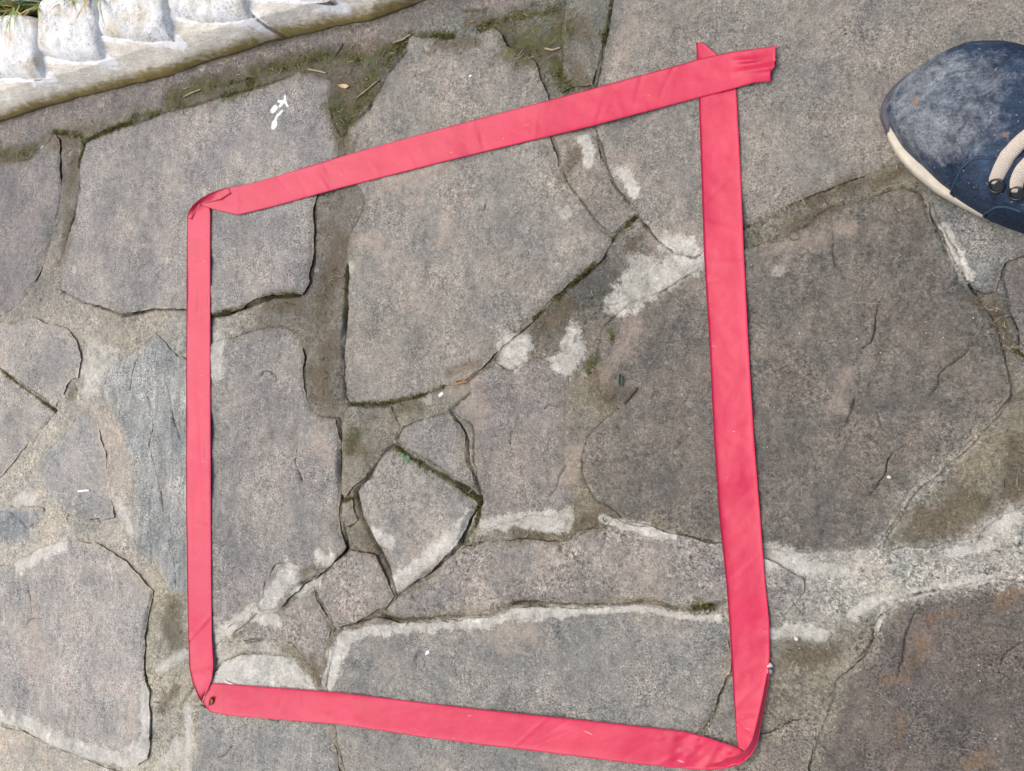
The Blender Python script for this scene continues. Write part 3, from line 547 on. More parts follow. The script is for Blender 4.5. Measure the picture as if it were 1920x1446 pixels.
# gaps and cracks: width in pixels, depth in millimetres, path
CRACKS = [
    (5, 7, [(651, 500), (650, 545), (646, 600), (642, 640), (640, 700), (645, 757)]),
    (5, 6, [(645, 757), (690, 761), (735, 757), (775, 746), (830, 728)]),
    (4, 5, [(830, 728), (890, 703), (925, 675), (973, 624), (1000, 600), (1042, 556), (1100, 514), (1132, 487), (1147, 455)]),
    (5, 6, [(1147, 452), (1170, 422), (1194, 405), (1215, 428), (1230, 447), (1265, 476), (1303, 484), (1320, 470)]),
    (4, 5, [(1150, -20), (1143, 40), (1133, 81), (1123, 121), (1110, 163)]),
    (3, 4, [(1120, 250), (1128, 292), (1140, 330), (1165, 362), (1194, 402)]),
    (3, 5, [(1393, 430), (1467, 392), (1557, 355), (1613, 332)]),
    (3, 4, [(1395, 469), (1467, 449), (1513, 423), (1563, 387), (1657, 362), (1700, 352)]),
    (4, 6, [(1700, 352), (1727, 365), (1750, 413), (1785, 481), (1829, 551), (1870, 608), (1886, 669), (1895, 742)]),
    (3, 4, [(1895, 742), (1846, 802), (1796, 852), (1730, 908), (1714, 930), (1688, 965), (1664, 1002), (1640, 1034)]),
    (5, 6, [(116, 545), (155, 566), (190, 576), (230, 591), (290, 581), (347, 581), (403, 594), (450, 581), (510, 556), (560, 553)]),
    (4, 3.6, [(112, 262), (114, 350), (100, 432), (68, 526), (38, 566), (0, 594)]),
    (3, 4, [(152, 310), (143, 390), (118, 482)]),
    (5, 8, [(636, 785), (637, 880), (640, 964), (648, 1000), (653, 1026), (613, 1071), (565, 1094)]),
    (6, 8, [(737, 833), (775, 857), (847, 901), (876, 917), (905, 940), (880, 971), (862, 1022), (840, 1046), (783, 1089), (745, 1119), (730, 1067), (703, 1017), (677, 971), (666, 925), (688, 896), (720, 845), (737, 833)]),
    (5, 6, [(842, 770), (868, 804), (877, 829), (876, 862), (885, 884), (895, 912), (905, 940)]),
    (3, 4, [(737, 830), (757, 800), (790, 788), (842, 770), (864, 750), (884, 738)]),
    (3, 5, [(735, 760), (742, 785), (750, 799), (738, 828)]),
    (3, 5, [(642, 936), (665, 934), (672, 976), (655, 988)]),
    (5, 6, [(640, 1175), (690, 1162), (707, 1154), (735, 1160), (755, 1165), (827, 1160), (917, 1153), (940, 1145), (960, 1135), (980, 1130), (1073, 1133), (1133, 1134), (1207, 1128), (1240, 1132), (1267, 1144), (1300, 1142), (1362, 1131)]),
    (3, 4, [(747, 1120), (724, 1143)]),
    (4, 5, [(594, 1104), (600, 1121), (622, 1151), (627, 1177), (622, 1195), (612, 1240), (600, 1280), (606, 1292)]),
    (3, 4, [(840, 1048), (890, 1018), (957, 1015), (1000, 1008), (1060, 1018), (1107, 991), (1150, 970), (1187, 980), (1240, 990), (1273, 1001), (1353, 1020)]),
    (3, 3, [(286, 1107), (276, 1160), (271, 1200), (272, 1264), (284, 1300)]),
    (3, 4, [(0, 1358), (33, 1365), (93, 1398), (167, 1426), (227, 1443)]),
    (4, 5, [(-60, 655), (0, 694), (30, 717), (62, 739), (103, 770)]),
    (3, 4, [(103, 770), (75, 808), (63, 830)]),
    (4, 4, [(413, 635), (437, 634), (467, 622), (500, 614), (527, 611), (548, 620)]),
    (4, 5, [(1763, 1105), (1710, 1115), (1687, 1120), (1663, 1137), (1650, 1158), (1640, 1180), (1637, 1198), (1620, 1225), (1580, 1258)]),
    (3, 4, [(1557, 1311), (1547, 1336), (1530, 1365)]),
    (3, 4, [(1437, 1376), (1490, 1353), (1528, 1348)]),
    (3, 6, [(1357, 1288), (1337, 1344), (1312, 1378)]),
    (3, 4, [(1888, 497), (1879, 522), (1884, 549), (1894, 589), (1908, 615), (1911, 645), (1895, 665)]),
    (4, 2.5, [(592, 395), (592, 440), (590, 489), (582, 532)]),
    (3, 4, [(572, 669), (571, 709), (575, 742), (582, 767), (598, 781), (633, 784)]),
    (4, 5, [(163, 265), (217, 236), (253, 229), (300, 216), (383, 192), (483, 163), (533, 147)]),
    (4, 5, [(622, 152), (616, 195), (624, 230), (640, 258), (660, 238), (692, 206), (725, 146), (766, 95)]),
    (3, 3, [(430, 1205), (500, 1198), (547, 1205), (580, 1251)]),
    (3, 4, [(400, 1262), (427, 1235), (453, 1227), (500, 1224), (543, 1231)]),
    (3, 4, [(398, 1215), (425, 1194)]), (3, 3, [(402, 1241), (420, 1228), (455, 1208), (500, 1200)]), (3, 4, [(318, 1330), (330, 1322), (338, 1324), (360, 1290)]),
    # cracks and flake edges within stones
    None,
    (3, 3, [(1647, 565), (1642, 600), (1640, 622), (1632, 642), (1618, 652)]), (4, 4, [(1862, 608), (1832, 640), (1806, 668), (1790, 680), (1775, 685), (1762, 700), (1756, 722), (1741, 742)]),
    (4, 4, [(1708, 828), (1678, 846), (1665, 862), (1662, 884), (1645, 912), (1628, 930)]), (3, 2, [(1133, 995), (1130, 1050), (1132, 1108)]), (3, 2, [(784, 1225), (780, 1262), (779, 1305)]), (3, 1.5, [(958, 1280), (945, 1325)]), (3, 3, [(787, 1383), (784, 1402)]),
    (3, 2, [(1062, 872), (1048, 900), (1030, 930)]), (3, 3, [(208, 690), (203, 715), (198, 738)]), (3, 2, [(258, 675), (250, 700), (244, 732)]), (4, 3, [(274, 738), (284, 765), (289, 800), (284, 835)]), (3, 3, [(288, 850), (296, 885), (304, 925), (308, 958)]), (3, 3, [(308, 700), (318, 745), (330, 790), (345, 832)]),
    (3, 2.5, [(320, 968), (326, 1010), (331, 1050), (332, 1110)]), (3, 2.5, [(284, 968), (284, 1040)]), (3, 2.5, [(490, 705), (496, 696), (508, 697), (520, 714)]), (3, 2.5, [(50, 1182), (52, 1164), (62, 1160), (80, 1160)]), (3, 1.5, [(60, 1152), (52, 1095)]), (3, 2.5, [(1722, 1142), (1712, 1165), (1700, 1185), (1695, 1225), (1688, 1265)]),
    (3, 3, [(1935, 1195), (1905, 1210), (1888, 1222), (1880, 1242)]), (3, 1.5, [(1815, 1160), (1860, 1170), (1905, 1178)]), (3, 2, [(1562, 1395), (1575, 1365)]), (4, 3, [(412, 1420), (422, 1416), (436, 1398)]), (4, 3, [(505, 1082), (515, 1058), (545, 1052), (560, 1058)]), (3, 3, [(494, 1120), (497, 1090)]),
    (3, 2, [(1642, 762), (1660, 764), (1682, 765)]), (3, 1.5, [(1645, 770), (1652, 800), (1672, 820)]), (3, 2, [(760, 1370), (745, 1390)]), (3, 2, [(955, 835), (965, 800), (972, 770)]), (3, 1.5, [(1020, 770), (1025, 760), (1045, 762)]), (3, 2, [(1612, 740), (1600, 775), (1585, 800)]), (3, 2, [(1590, 796), (1608, 750), (1612, 700)]), (3, 2, [(560, 830), (556, 870), (568, 900)]),
    (3, 2, [(880, 400), (910, 395), (912, 380)]), (3, 1.5, [(730, 450), (720, 480)]), (3, 1.5, [(20, 960), (55, 990), (80, 972)]), (3, 2, [(160, 974), (190, 972)]), (3, 1.5, [(1560, 410), (1562, 450), (1564, 490), (1580, 510)]), (3, 2, [(820, 130), (840, 108), (870, 103)]), (3, 2, [(780, 145), (800, 140), (815, 135)]), (3, 2, [(1800, 1080), (1860, 1068), (1880, 1072)]),
]
ISP = CRACKS.index(None)
CRACKS.pop(ISP)
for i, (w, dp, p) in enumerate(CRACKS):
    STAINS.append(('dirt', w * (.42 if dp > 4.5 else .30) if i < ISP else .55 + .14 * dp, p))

px2w = lambda pts: U(np.array([p[0] for p in pts]), np.array([p[1] for p in pts]))[:, :2]
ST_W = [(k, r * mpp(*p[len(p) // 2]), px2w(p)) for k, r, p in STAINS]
CR_W = []
for i, (w, dp, p) in enumerate(CRACKS):
    q = resample(px2w(p), .0025)
    am = .0011 if i < ISP else .0024
    q = q + np.stack([fbm(q[:, 0], q[:, 1], .012, 4, 91), fbm(q[:, 0], q[:, 1], .012, 4, 92)], -1) * am
    CR_W.append((w * (.42 if i < ISP else .30) * mpp(*p[len(p) // 2]), dp * (.00078 if i < ISP else .0009), q))
MO_P = px2w(MORTAR)
MO_C = np.array([1.10 * np.array([.98, 1.01, .96]) * lin(.56 * np.array(m[2]) + .44 * np.mean(m[2])) for m in MORTAR])
STRIP_W = px2w(STRIP)
KINDS = ('lime', 'moss', 'rust', 'soil', 'paint', 'pink', 'dirt')


def stain_attrs(P):
    out = {k: np.zeros(len(P)) for k in KINDS}
    if len(P) == 0:
        return out
    mn, mx = P.min(0), P.max(0)
    for k, r, q in ST_W:
        if ((q.min(0) - 2.2 * r) > mx).any() or ((q.max(0) + 2.2 * r) < mn).any():
            continue
        sel = ((P > q.min(0) - 2.2 * r) & (P < q.max(0) + 2.2 * r)).all(1)
        if sel.any():
            d = seg_dist(P[sel], q)
            if k != 'paint':
                x_, y_ = P[sel][:, 0], P[sel][:, 1]
                d = d * (1 + (.5 if k == 'lime' else .75 if k != 'dirt' else .9) * fbm(x_, y_, max(.006, 1.3 * r), 3, 700)) + .15 * r * fbm(x_, y_, .003, 2, 705)
            out[k][sel] = np.maximum(out[k][sel], np.clip(1 - .5 * d / r, 0, 1))
    return out


def groove(P):
    g = np.zeros(len(P))
    mn, mx = P.min(0), P.max(0)
    for w, dp, q in CR_W:
        if ((q.min(0) - 4 * w) > mx).any() or ((q.max(0) + 4 * w) < mn).any():
            continue
        sel = ((P > q.min(0) - 4 * w) & (P < q.max(0) + 4 * w)).all(1)
        if sel.any():
            d = seg_dist(P[sel], q)
            vary = np.clip((.62 if dp > .0045 else .30) + 1.5 * fbm(P[sel][:, 0], P[sel][:, 1], .022, 4, 95), .05, 1.25)
            g[sel] = np.maximum(g[sel], dp * vary * np.exp(-(d / (w * (.7 + .5 * vary))) ** 2))
    return g


def mortar_tint(P):
    w_ = np.zeros((len(P), len(MO_P)))
    for k in range(len(MO_P)):
        w_[:, k] = 1 / (((P - MO_P[k]) ** 2).sum(1) + 2e-5) ** 1.6
    return (w_ / w_.sum(1, keepdims=True)) @ MO_C


# raster of the finished surface, for laying things on it
RX0, RY0, RS = -1.02, -.56, .002
RN, RM = 620, 560
ZMAP = np.full((RN, RM), -.003)


def mortar_height(P):
    x, y = P[:, 0], P[:, 1]
    return -.0005 + .0013 * fbm(x, y, .05, 4, 31) + .0011 * fbm(x, y, .008, 4, 37) - groove(P)


gx, gy = np.meshgrid(RX0 + RS * np.arange(RN), RY0 + RS * np.arange(RM), indexing='ij')
RP = np.stack([gx.ravel(), gy.ravel()], -1)
ZMAP = mortar_height(RP).reshape(RN, RM)

# ------------------------------------------------------------------ the paving: mortar bed with every flagstone a part of it
gt = NT('ground_beyond')
wob = gt.new('ShaderNodeVectorMath', operation='ADD')
gt.link(gt.pos, wob.inputs[0])
wsc = gt.new('ShaderNodeVectorMath', operation='SCALE')
gt.link(gt.noise(9, 4, .6, color=True), wsc.inputs[0])
wsc.inputs['Scale'].default_value = .05
gt.link(wsc.outputs[0], wob.inputs[1])
vor = gt.new('ShaderNodeTexVoronoi', feature='DISTANCE_TO_EDGE')
vcl = gt.new('ShaderNodeTexVoronoi', feature='F1')
for v_ in (vor, vcl):
    gt.link(wob.outputs[0], v_.inputs['Vector'])
    v_.inputs['Scale'].default_value = 5.5
vsp = gt.new('ShaderNodeSeparateColor')
gt.link(vcl.outputs['Color'], vsp.inputs[0])
slab = gt.mix(vsp.outputs[0], tuple(lin((118, 112, 105))), tuple(lin((158, 152, 145))))
jn = gt.math('ADD', vor.outputs['Distance'], gt.rng(gt.noise(60, 4, .6), .3, .7, -.03, .03))
gcol = gt.mix(gt.rng(jn, .035, .06), tuple(lin((128, 118, 102))), slab)
gvar = gt.math('MULTIPLY', gt.rng(gt.noise(700, 3, .7), .34, .66, .6, 1.4), gt.rng(gt.noise(24, 6, .7), .3, .7, .75, 1.25))
gcol = gt.mix(1.0, gcol, gt.gray(gvar), 'MULTIPLY')
gh = gt.math('ADD', gt.rng(jn, .03, .07), gt.math('MULTIPLY', gt.noise(150, 6, .7), .3))
M['ground'] = gt.done(gcol, .8, .4, gt.bump(gh, .6, .004))
gs = 4.0
gi = U(np.array([-84, 2004, 2004, -84]), np.array([1534, 1534, -84, -84]))[:, :2]
ground = mesh_obj('ground', [(-gs, -gs, -.004), (gs, -gs, -.004), (gs, gs, -.004), (-gs, gs, -.004)] + [(*p, -.004) for p in gi], [(0, 1, 5, 4), (1, 2, 6, 5), (2, 3, 7, 6), (3, 0, 4, 7)], M['ground'])
tag(ground, kind='structure')

stone_polys = []
for c, p in STONES:
    w = resample(px2w(p), .0012, True)
    for sz, amp, sd_ in ((.022, .0016, 71), (.007, .0009, 73), (.0025, .0005, 79)):
        w = w + np.stack([fbm(w[:, 0], w[:, 1], sz, 2, sd_), fbm(w[:, 0], w[:, 1], sz, 2, sd_ + 50)], -1) * amp
    stone_polys.append(w)

# mortar sheet, with the beds of the stones let into it
step = .0013
c4 = U(np.array([-90, 2010, 2010, -90]), np.array([-90, -90, 1540, 1540]))[:, :2]
x0, y0 = c4.min(0)
x1, y1 = c4.max(0)
nx, ny = int((x1 - x0) / step) + 1, int((y1 - y0) / step) + 1
X, Y = np.meshgrid(x0 + step * np.arange(nx), y0 + step * np.arange(ny), indexing='ij')
P = np.stack([X.ravel(), Y.ravel()], -1)
ppx = proj(np.column_stack([P, np.zeros(len(P))]))
inview = ((ppx > (-90, -90)) & (ppx < (2010, 1540))).all(1)
deep = np.zeros(len(P))
for w in stone_polys:
    mn, mx = w.min(0) - .002, w.max(0) + .002
    sel = np.where(((P > mn) & (P < mx)).all(1) & inview)[0]
    if len(sel) == 0:
        continue
    ins = inside(P[sel], w)
    q = sel[ins]
    d = seg_dist(P[q], w[::3], True)
    deep[q] = np.maximum(deep[q], d)
keepv = inview & (deep < .0045)
idx = -np.ones(len(P), int)
F = grid_faces(nx, ny)[:, ::-1]
F = F[keepv[F].all(1)]
used = np.unique(F)
idx[used] = np.arange(len(used))
Pm = P[used]
zz = mortar_height(Pm) - np.clip((deep[used] - .0008) / .0012, 0, 1) * .009
tint = mortar_tint(Pm)
sd_in = inside(Pm, STRIP_W)
soft = np.clip(seg_dist(Pm, STRIP_W, True) / .004, 0, 1) * sd_in
tint = tint * (1 - soft[:, None]) + lin((129, 123, 119)) * soft[:, None]
zz = zz + soft * (.0012 - .0003)
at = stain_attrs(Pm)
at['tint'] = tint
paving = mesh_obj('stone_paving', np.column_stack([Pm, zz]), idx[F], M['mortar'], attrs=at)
tag(paving, kind='structure')

for si, ((c, _), w) in enumerate(zip(STONES, stone_polys)):
    mn, mx = w.min(0), w.max(0)
    stp = .0017
    n_, m_ = int((mx[0] - mn[0]) / stp) + 2, int((mx[1] - mn[1]) / stp) + 2
    a, b = np.meshgrid(mn[0] + stp * np.arange(n_), mn[1] + stp * np.arange(m_), indexing='ij')
    a[:, ::2] += stp * .5
    I = np.stack([a.ravel(), b.ravel()], -1) + rng.normal(0, stp * .12, (a.size, 2))
    pp = proj(np.column_stack([I, np.zeros(len(I))]))
    I = I[((pp > (-120, -120)) & (pp < (2040, 1570))).all(1) | (rng.random(len(I)) < .03)]
    I = I[inside(I, w)]
    d = seg_dist(I, w[::2], True)
    I, d = I[d > .0008], d[d > .0008]
    extra = []
    for cw, dp, q in CR_W:
        qq = resample(q, .0012)
        if ((qq.min(0) > mx) | (qq.max(0) < mn)).any():
            continue
        nrm = np.gradient(qq, axis=0)
        nrm = np.stack([-nrm[:, 1], nrm[:, 0]], -1) / (np.linalg.norm(nrm, axis=1, keepdims=True) + 1e-9)
        for off in (0, -.0005, .0005):
            e = qq + nrm * off
            e = e[inside(e, w)]
            if len(e):
                extra.append(e[seg_dist(e, w[::2], True) > .0012])
    if extra:
        extra = np.vstack(extra)
        I = np.vstack([I, extra])
        d = np.concatenate([d, seg_dist(extra, w[::2], True)]) if len(extra) else d
    nb = len(w)
    pts = np.vstack([w, I])
    vc, _, fc, vo, _, _ = delaunay_2d_cdt([Vector(p) for p in pts], [(i, (i + 1) % nb) for i in range(nb)], [], 1, 1e-7)
    V2 = np.array([(v.x, v.y) for v in vc])
    T = np.array([f for f in fc if len(f) == 3], int)
    isb = np.array([any(o < nb for o in os_) for os_ in vo])
    dist = seg_dist(V2, w[::2], True)
    dist[isb] = 0
    x, y = V2[:, 0], V2[:, 1]
    ctr = w.mean(0)
    r_ = np.random.default_rng(100 + si)
    tilt = r_.normal(0, .004, 2)
    base = r_.uniform(.0002, .0016)
    h = base + (V2 - ctr) @ tilt + .0013 * fbm(x + si, y, .06, 4, 11) + .0006 * fbm(x, y + si, .014, 3, 17)
    layer = fbm(x * 1.0 + si * .7, y, .045, 5, 23) * 2.2                                  # cleft slate: shallow flaked steps
    h += .0007 * (np.floor(layer * 2) + np.clip((layer * 2 - np.floor(layer * 2)) * 6, 0, 1))
    rr = .0022 + .0012 * fbm(x, y, .02, 2, 41)
    h -= (.0011 + .0008 * fbm(x, y, .03, 2, 43)) * np.exp(-dist / rr)
    h -= groove(V2) * np.where(isb, .3, .8)
    nvt = len(V2)
    # outer wall
    e = np.concatenate([T[:, [0, 1]], T[:, [1, 2]], T[:, [2, 0]]])
    key = np.sort(e, 1)
    u, inv, cnt = np.unique(key[:, 0] * nvt + key[:, 1], return_inverse=True, return_counts=True)
    be = e[cnt[inv] == 1]
    bv = np.unique(be)
    mp = {v: nvt + i for i, v in enumerate(bv)}
    low = np.column_stack([V2[bv] * .97 + ctr * .03, np.full(len(bv), -.016)])
    wall = [[mp[q], mp[p_], p_] for p_, q in be] + [[mp[q], p_, q] for p_, q in be]
    V = np.vstack([np.column_stack([V2, h]), low])
    Fs = np.vstack([T, np.array(wall, int)])
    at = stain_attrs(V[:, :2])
    br = 1 + .10 * fbm(V[:, 0], V[:, 1], .08, 3, 61 + si)
    cg = .85 * np.array(c) + .15 * np.mean(c)
    at['tint'] = lin(cg)[None, :] * br[:, None] * np.array([.975, 1.008, .985])
    rr_ = np.random.default_rng(900 + si)
    at['cleft'] = np.full(len(V), {5: 1.0, 2: .45, 4: .35, 1: .4, 26: .8, 11: .7, 6: .7}.get(si, rr_.uniform(.35, .8)))
    at['layer'] = np.full(len(V), {12: .75, 16: .6, 19: .5, 17: .3, 11: .25}.get(si, rr_.uniform(.02, .22)))
    at['coarse'] = np.full(len(V), {21: 1.0, 22: .9, 23: .9, 5: .6}.get(si, rr_.uniform(0, .6)))
    at['mtint'] = mortar_tint(V[:, :2])
    dd = np.concatenate([dist, np.zeros(len(low))])
    at['dust'] = np.exp(-dd / (.005 + .004 * fbm(V[:, 0], V[:, 1], .03, 2, 67)))
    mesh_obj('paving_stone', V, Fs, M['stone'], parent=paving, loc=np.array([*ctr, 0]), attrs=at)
    # into the raster
    i0, i1 = int((mn[0] - RX0) / RS), int((mx[0] - RX0) / RS) + 2
    j0, j1 = int((mn[1] - RY0) / RS), int((mx[1] - RY0) / RS) + 2
    i0, j0, i1, j1 = max(i0, 0), max(j0, 0), min(i1, RN), min(j1, RM)
    ii = np.round((V2[:, 0] - RX0) / RS).astype(int)
    jj = np.round((V2[:, 1] - RY0) / RS).astype(int)
    ok = (ii >= 0) & (jj >= 0) & (ii < RN) & (jj < RM)
    np.maximum.at(ZMAP, (ii[ok], jj[ok]), h[ok])


def shift_max(A, r):
    B = A.copy()
    for i in range(-r, r + 1):
        for j in range(-r, r + 1):
            B = np.maximum(B, np.roll(np.roll(A, i, 0), j, 1))
    return B


def blur(A, r):
    for ax in (0, 1):
        A = sum(np.roll(A, k, ax) for k in range(-r, r + 1)) / (2 * r + 1)
    return A


ZTOP = blur(shift_max(ZMAP, 1), 1)
ZTAPE = np.maximum(blur(blur(shift_max(ZMAP, 5), 4), 3), ZTOP)


def bil(A, P):
    P = np.asarray(P)
    fx = np.clip((P[..., 0] - RX0) / RS, 0, RN - 1.01)
    fy = np.clip((P[..., 1] - RY0) / RS, 0, RM - 1.01)
    i, j = fx.astype(int), fy.astype(int)
    u, v = fx - i, fy - j
    return (A[i, j] * (1 - u) + A[i + 1, j] * u) * (1 - v) + (A[i, j + 1] * (1 - u) + A[i + 1, j + 1] * u) * v


# ------------------------------------------------------------------ the brick edging at the top left
foot = [(-260, 305), (-130, 268), (0, 230), (67, 207), (150, 183), (200, 172), (283, 152), (317, 143), (383, 120), (467, 93), (533, 73), (583, 63), (640, 50), (690, 43), (740, 23), (790, 7), (860, -16), (960, -50), (1060, -84)]
crest = [(-260, 250), (-130, 213), (0, 175), (55, 160), (110, 146), (217, 114), (335, 76), (480, 40), (600, 6), (720, -28), (850, -64), (950, -92), (1040, -115), (1120, -140)]
fw_, cw_ = px2w(foot), U(np.array([p[0] for p in crest]), np.array([p[1] for p in crest]), .022)[:, :2]
fw_, cw_ = resample(fw_, .003), None or resample(cw_, .003)
ns = 420
tt = np.linspace(0, 1, ns)


def along(q, t):
    s = np.linspace(0, 1, len(q))
    return np.stack([np.interp(t, s, q[:, k]) for k in range(2)], -1)


A_, B_ = along(fw_, tt), along(cw_, tt)
A_ = A_ + np.stack([fbm(A_[:, 0], A_[:, 1], .03, 3, 201), fbm(A_[:, 0], A_[:, 1], .03, 3, 202)], -1) * .0015
cross = np.concatenate([[0, 0.0, .015, .03, .05, .08], np.linspace(.11, 1, 40), np.linspace(1.05, 2.6, 20)])
zc = np.concatenate([[-.008, .0003, .0016, .0026, .0038, .0052], np.interp(np.linspace(.11, 1, 40), [.11, .3, .6, 1], [.0064, .0112, .017, .024]), np.linspace(.0250, .034, 20)])
HV = A_[:, None, :] * (1 - cross[None, :, None]) + B_[:, None, :] * cross[None, :, None]
HV = HV.reshape(-1, 2)
hz = np.tile(zc, ns) + .0014 * fbm(HV[:, 0], HV[:, 1], .035, 4, 211) + .0006 * fbm(HV[:, 0], HV[:, 1], .006, 3, 213)
hz -= .003 * np.exp(-(seg_dist(HV, U(np.array([465, 487, 503, 520, 533]), np.array([25, 38, 52, 60, 66]), .015)[:, :2]) / .0014) ** 2)
crossf = np.tile(cross, ns)
edging = empty('brick_edging', (*A_[ns // 2], 0))
BRICKS = [(-150, -34, 182, 66), (-28, 86, 147, 33), (88, 198, 114, -4), (201, 325, 77, -44), (328, 472, 39, -88), (478, 622, 4, -132), (628, 775, -32, -180)]
tag(edging, 'low edging of whitewashed rounded bricks set in a sloping bed of render', 'edging')
hm = {'low': np.clip(1.0 - crossf * 1.25, 0, 1), 'white': np.zeros(len(HV))}
for xl, xr, yb, yt in BRICKS:
    q = U(np.array([xl, xl + 6, (xl + xr) / 2, xr - 4, xr + 16]), np.array([yb - 2, yb + 4, yb + 2, yb + 4, yb + 3]), .022)[:, :2]
    hm['white'] = np.maximum(hm['white'], np.clip(1 - .5 * seg_dist(HV, q) / (6 * mpp(xr, max(yb, 0))), 0, 1))
    q2 = U(np.array([xr - 1, xr + 11]), np.array([yb - 10, yb + 1]), .022)[:, :2]
    hm['white'] = np.maximum(hm['white'], np.clip(1 - .5 * seg_dist(HV, q2) / (8.5 * mpp(xr, max(yb, 0))), 0, 1))
mo = np.zeros(len(HV))
for r, *p in [(9, (530, 68), (585, 56), (640, 43), (690, 33), (740, 16), (790, 0)), (5, (190, 172), (260, 155), (300, 145)), (5, (365, 122), (425, 106)), (6, (430, 100), (530, 70)), (6, (-40, 236), (70, 200), (200, 164), (300, 139)), (6.5, (300, 139), (400, 108), (480, 82)), (4, (60, 205), (150, 180))]:
    q = U(np.array([a[0] for a in p]), np.array([a[1] for a in p]), .006)[:, :2]
    mo = np.maximum(mo, np.clip(1 - .5 * seg_dist(HV, q) / (r * mpp(*p[0])), 0, 1))
hm['moss'] = mo
hm['dirt'] = np.maximum(np.clip(1 - crossf / .05, 0, 1), np.clip(1 - .5 * seg_dist(HV, U(np.array([465, 487, 503, 520, 533]), np.array([25, 38, 52, 60, 66]), .015)[:, :2]) / .0015, 0, 1))
mesh_obj('render_bed', np.column_stack([HV, hz]), grid_faces(ns, len(cross))[:, ::-1], M['haunch'], parent=edging, attrs=hm)

for bi, (xl, xr, yb, yt) in enumerate(BRICKS):
    z0, z1 = .024, .040
    c00, c10 = U(xl - 2, yb + 6, z0), U(xr + 3, yb + 5, z0)
    c01, c11 = U(xl + 2, yt, z1), U(xr - 2, yt - 2, z1)
    n_, m_ = 44, 56
    u = np.linspace(-1, 1, n_)
    v = np.linspace(-1, 1, m_)
    uu, vv = np.meshgrid(u, v, indexing='ij')
    # bow the ends so the outline reads as a rounded block
    bu, bv = uu * (1 - .10 * np.clip(vv - .5, 0, 1) ** 2 * 3), vv * (1 - np.where(vv > 0, .14, .10) * np.abs(uu) ** 5)
    s, t_ = ((bu + 1) / 2)[..., None], ((bv + 1) / 2)[..., None]
    Q = (c00 * (1 - s) + c10 * s) * (1 - t_) + (c01 * (1 - s) + c11 * s) * t_
    Q = Q.reshape(-1, 3)
    fu, fv = np.clip(1 - np.abs(uu) ** 12, 0, 1) ** .4, np.where(vv > 0, np.clip(1 - np.abs(vv) ** 6, 0, 1) ** .55, np.clip(1 - np.abs(vv) ** 5, 0, 1) ** .8)
    Hh = (.012 * fu * fv).ravel()
    drop = ((1 - fu * np.where(vv > 0, fv, 1)) ** 3).ravel() * .005
    nse = .0026 * fbm(Q[:, 0] + bi, Q[:, 1], .026, 4, 301) + .0014 * fbm(Q[:, 0], Q[:, 1] + bi, .008, 3, 303)
    Q[:, 2] += Hh - drop + nse
    Q[:, :2] += np.stack([fbm(Q[:, 0] + bi, Q[:, 1], .03, 2, 311), fbm(Q[:, 0], Q[:, 1] + bi, .03, 2, 312)], -1) * .0022
    top = len(Q)
    rim = [i * m_ for i in range(n_)] + [(n_ - 1) * m_ + j for j in range(1, m_)] + [i * m_ + m_ - 1 for i in range(n_ - 2, -1, -1)] + [j for j in range(m_ - 2, 0, -1)]
    skirt = Q[rim].copy()
    skirt[:, 2] = -.004
    fs = [list(f) for f in grid_faces(n_, m_)[:, ::-1]]
    L = len(rim)
    fs = [f[::-1] for f in fs]
    fs += [[rim[k], top + k, top + (k + 1) % L, rim[(k + 1) % L]] for k in range(L)]
    mesh_obj('brick', np.vstack([Q, skirt]), fs, M['whitewash'], parent=edging, loc=Q.mean(0))

# soil and plants behind the bricks
soil_m = simple('garden_soil', (92, 74, 52), .9, .2, .5, 300, .8)
sp = U(np.array([-420, 700, 500, -420]), np.array([170, -150, -420, -420]), .022)
back = resample(np.vstack([U(np.array([-300, 40, 160, 280, 430, 700]), np.array([160, 42, 8, -30, -75, -170]), .03)[:, :2]]), .01)
nrm_b = np.array([U(40, -160, .03)[:2] - U(40, 30, .03)[:2]])[0]
nrm_b /= np.linalg.norm(nrm_b)
wv = np.linspace(-.01, .35, 60)
SV = back[:, None, :] + wv[None, :, None] * nrm_b
SV = SV.reshape(-1, 2)
garden = mesh_obj('soil', np.column_stack([SV, .030 + .004 * fbm(SV[:, 0], SV[:, 1], .02, 4, 401)]), grid_faces(len(back), 60), soil_m)
tag(garden, kind='structure')
g1 = simple('grass_blade', (138, 156, 78), .55, .4, .5, 60)
g2 = simple('dry_blade', (204, 172, 120), .7, .3, .4, 60)


def blades(name, mats, pts, length, width, lean, prob, parent=None, seedn=5, segs=3, up=1.0):
    r = np.random.default_rng(seedn)
    V, Fs, fm = [], [], []
    for p in pts:
        L = length * r.uniform(.5, 1.4)
        a = r.uniform(0, 2 * math.pi)
        d = np.array([math.cos(a), math.sin(a), 0])
        sde = np.array([-d[1], d[0], 0]) * width * r.uniform(.6, 1.3)
        ln = lean * r.uniform(.3, 1.6)
        mi = int(np.searchsorted(np.cumsum(prob), r.random()))
        b0 = len(V)
        for k in range(segs + 1):
            t = k / segs
            c = np.asarray(p) + d * (L * ln * t ** 1.6) + np.array([0, 0, L * up * (t - .45 * ln * t * t)])
            wd = sde * (1 - t) ** .6 if k < segs else sde * .05
            V += [c - wd, c + wd]
        for k in range(segs):
            Fs.append([b0 + 2 * k, b0 + 2 * k + 1, b0 + 2 * k + 3, b0 + 2 * k + 2])
            fm.append(min(mi, len(mats) - 1))
    return mesh_obj(name, np.array(V), np.array(Fs), None, mats=mats, fmat=fm, smooth=False)


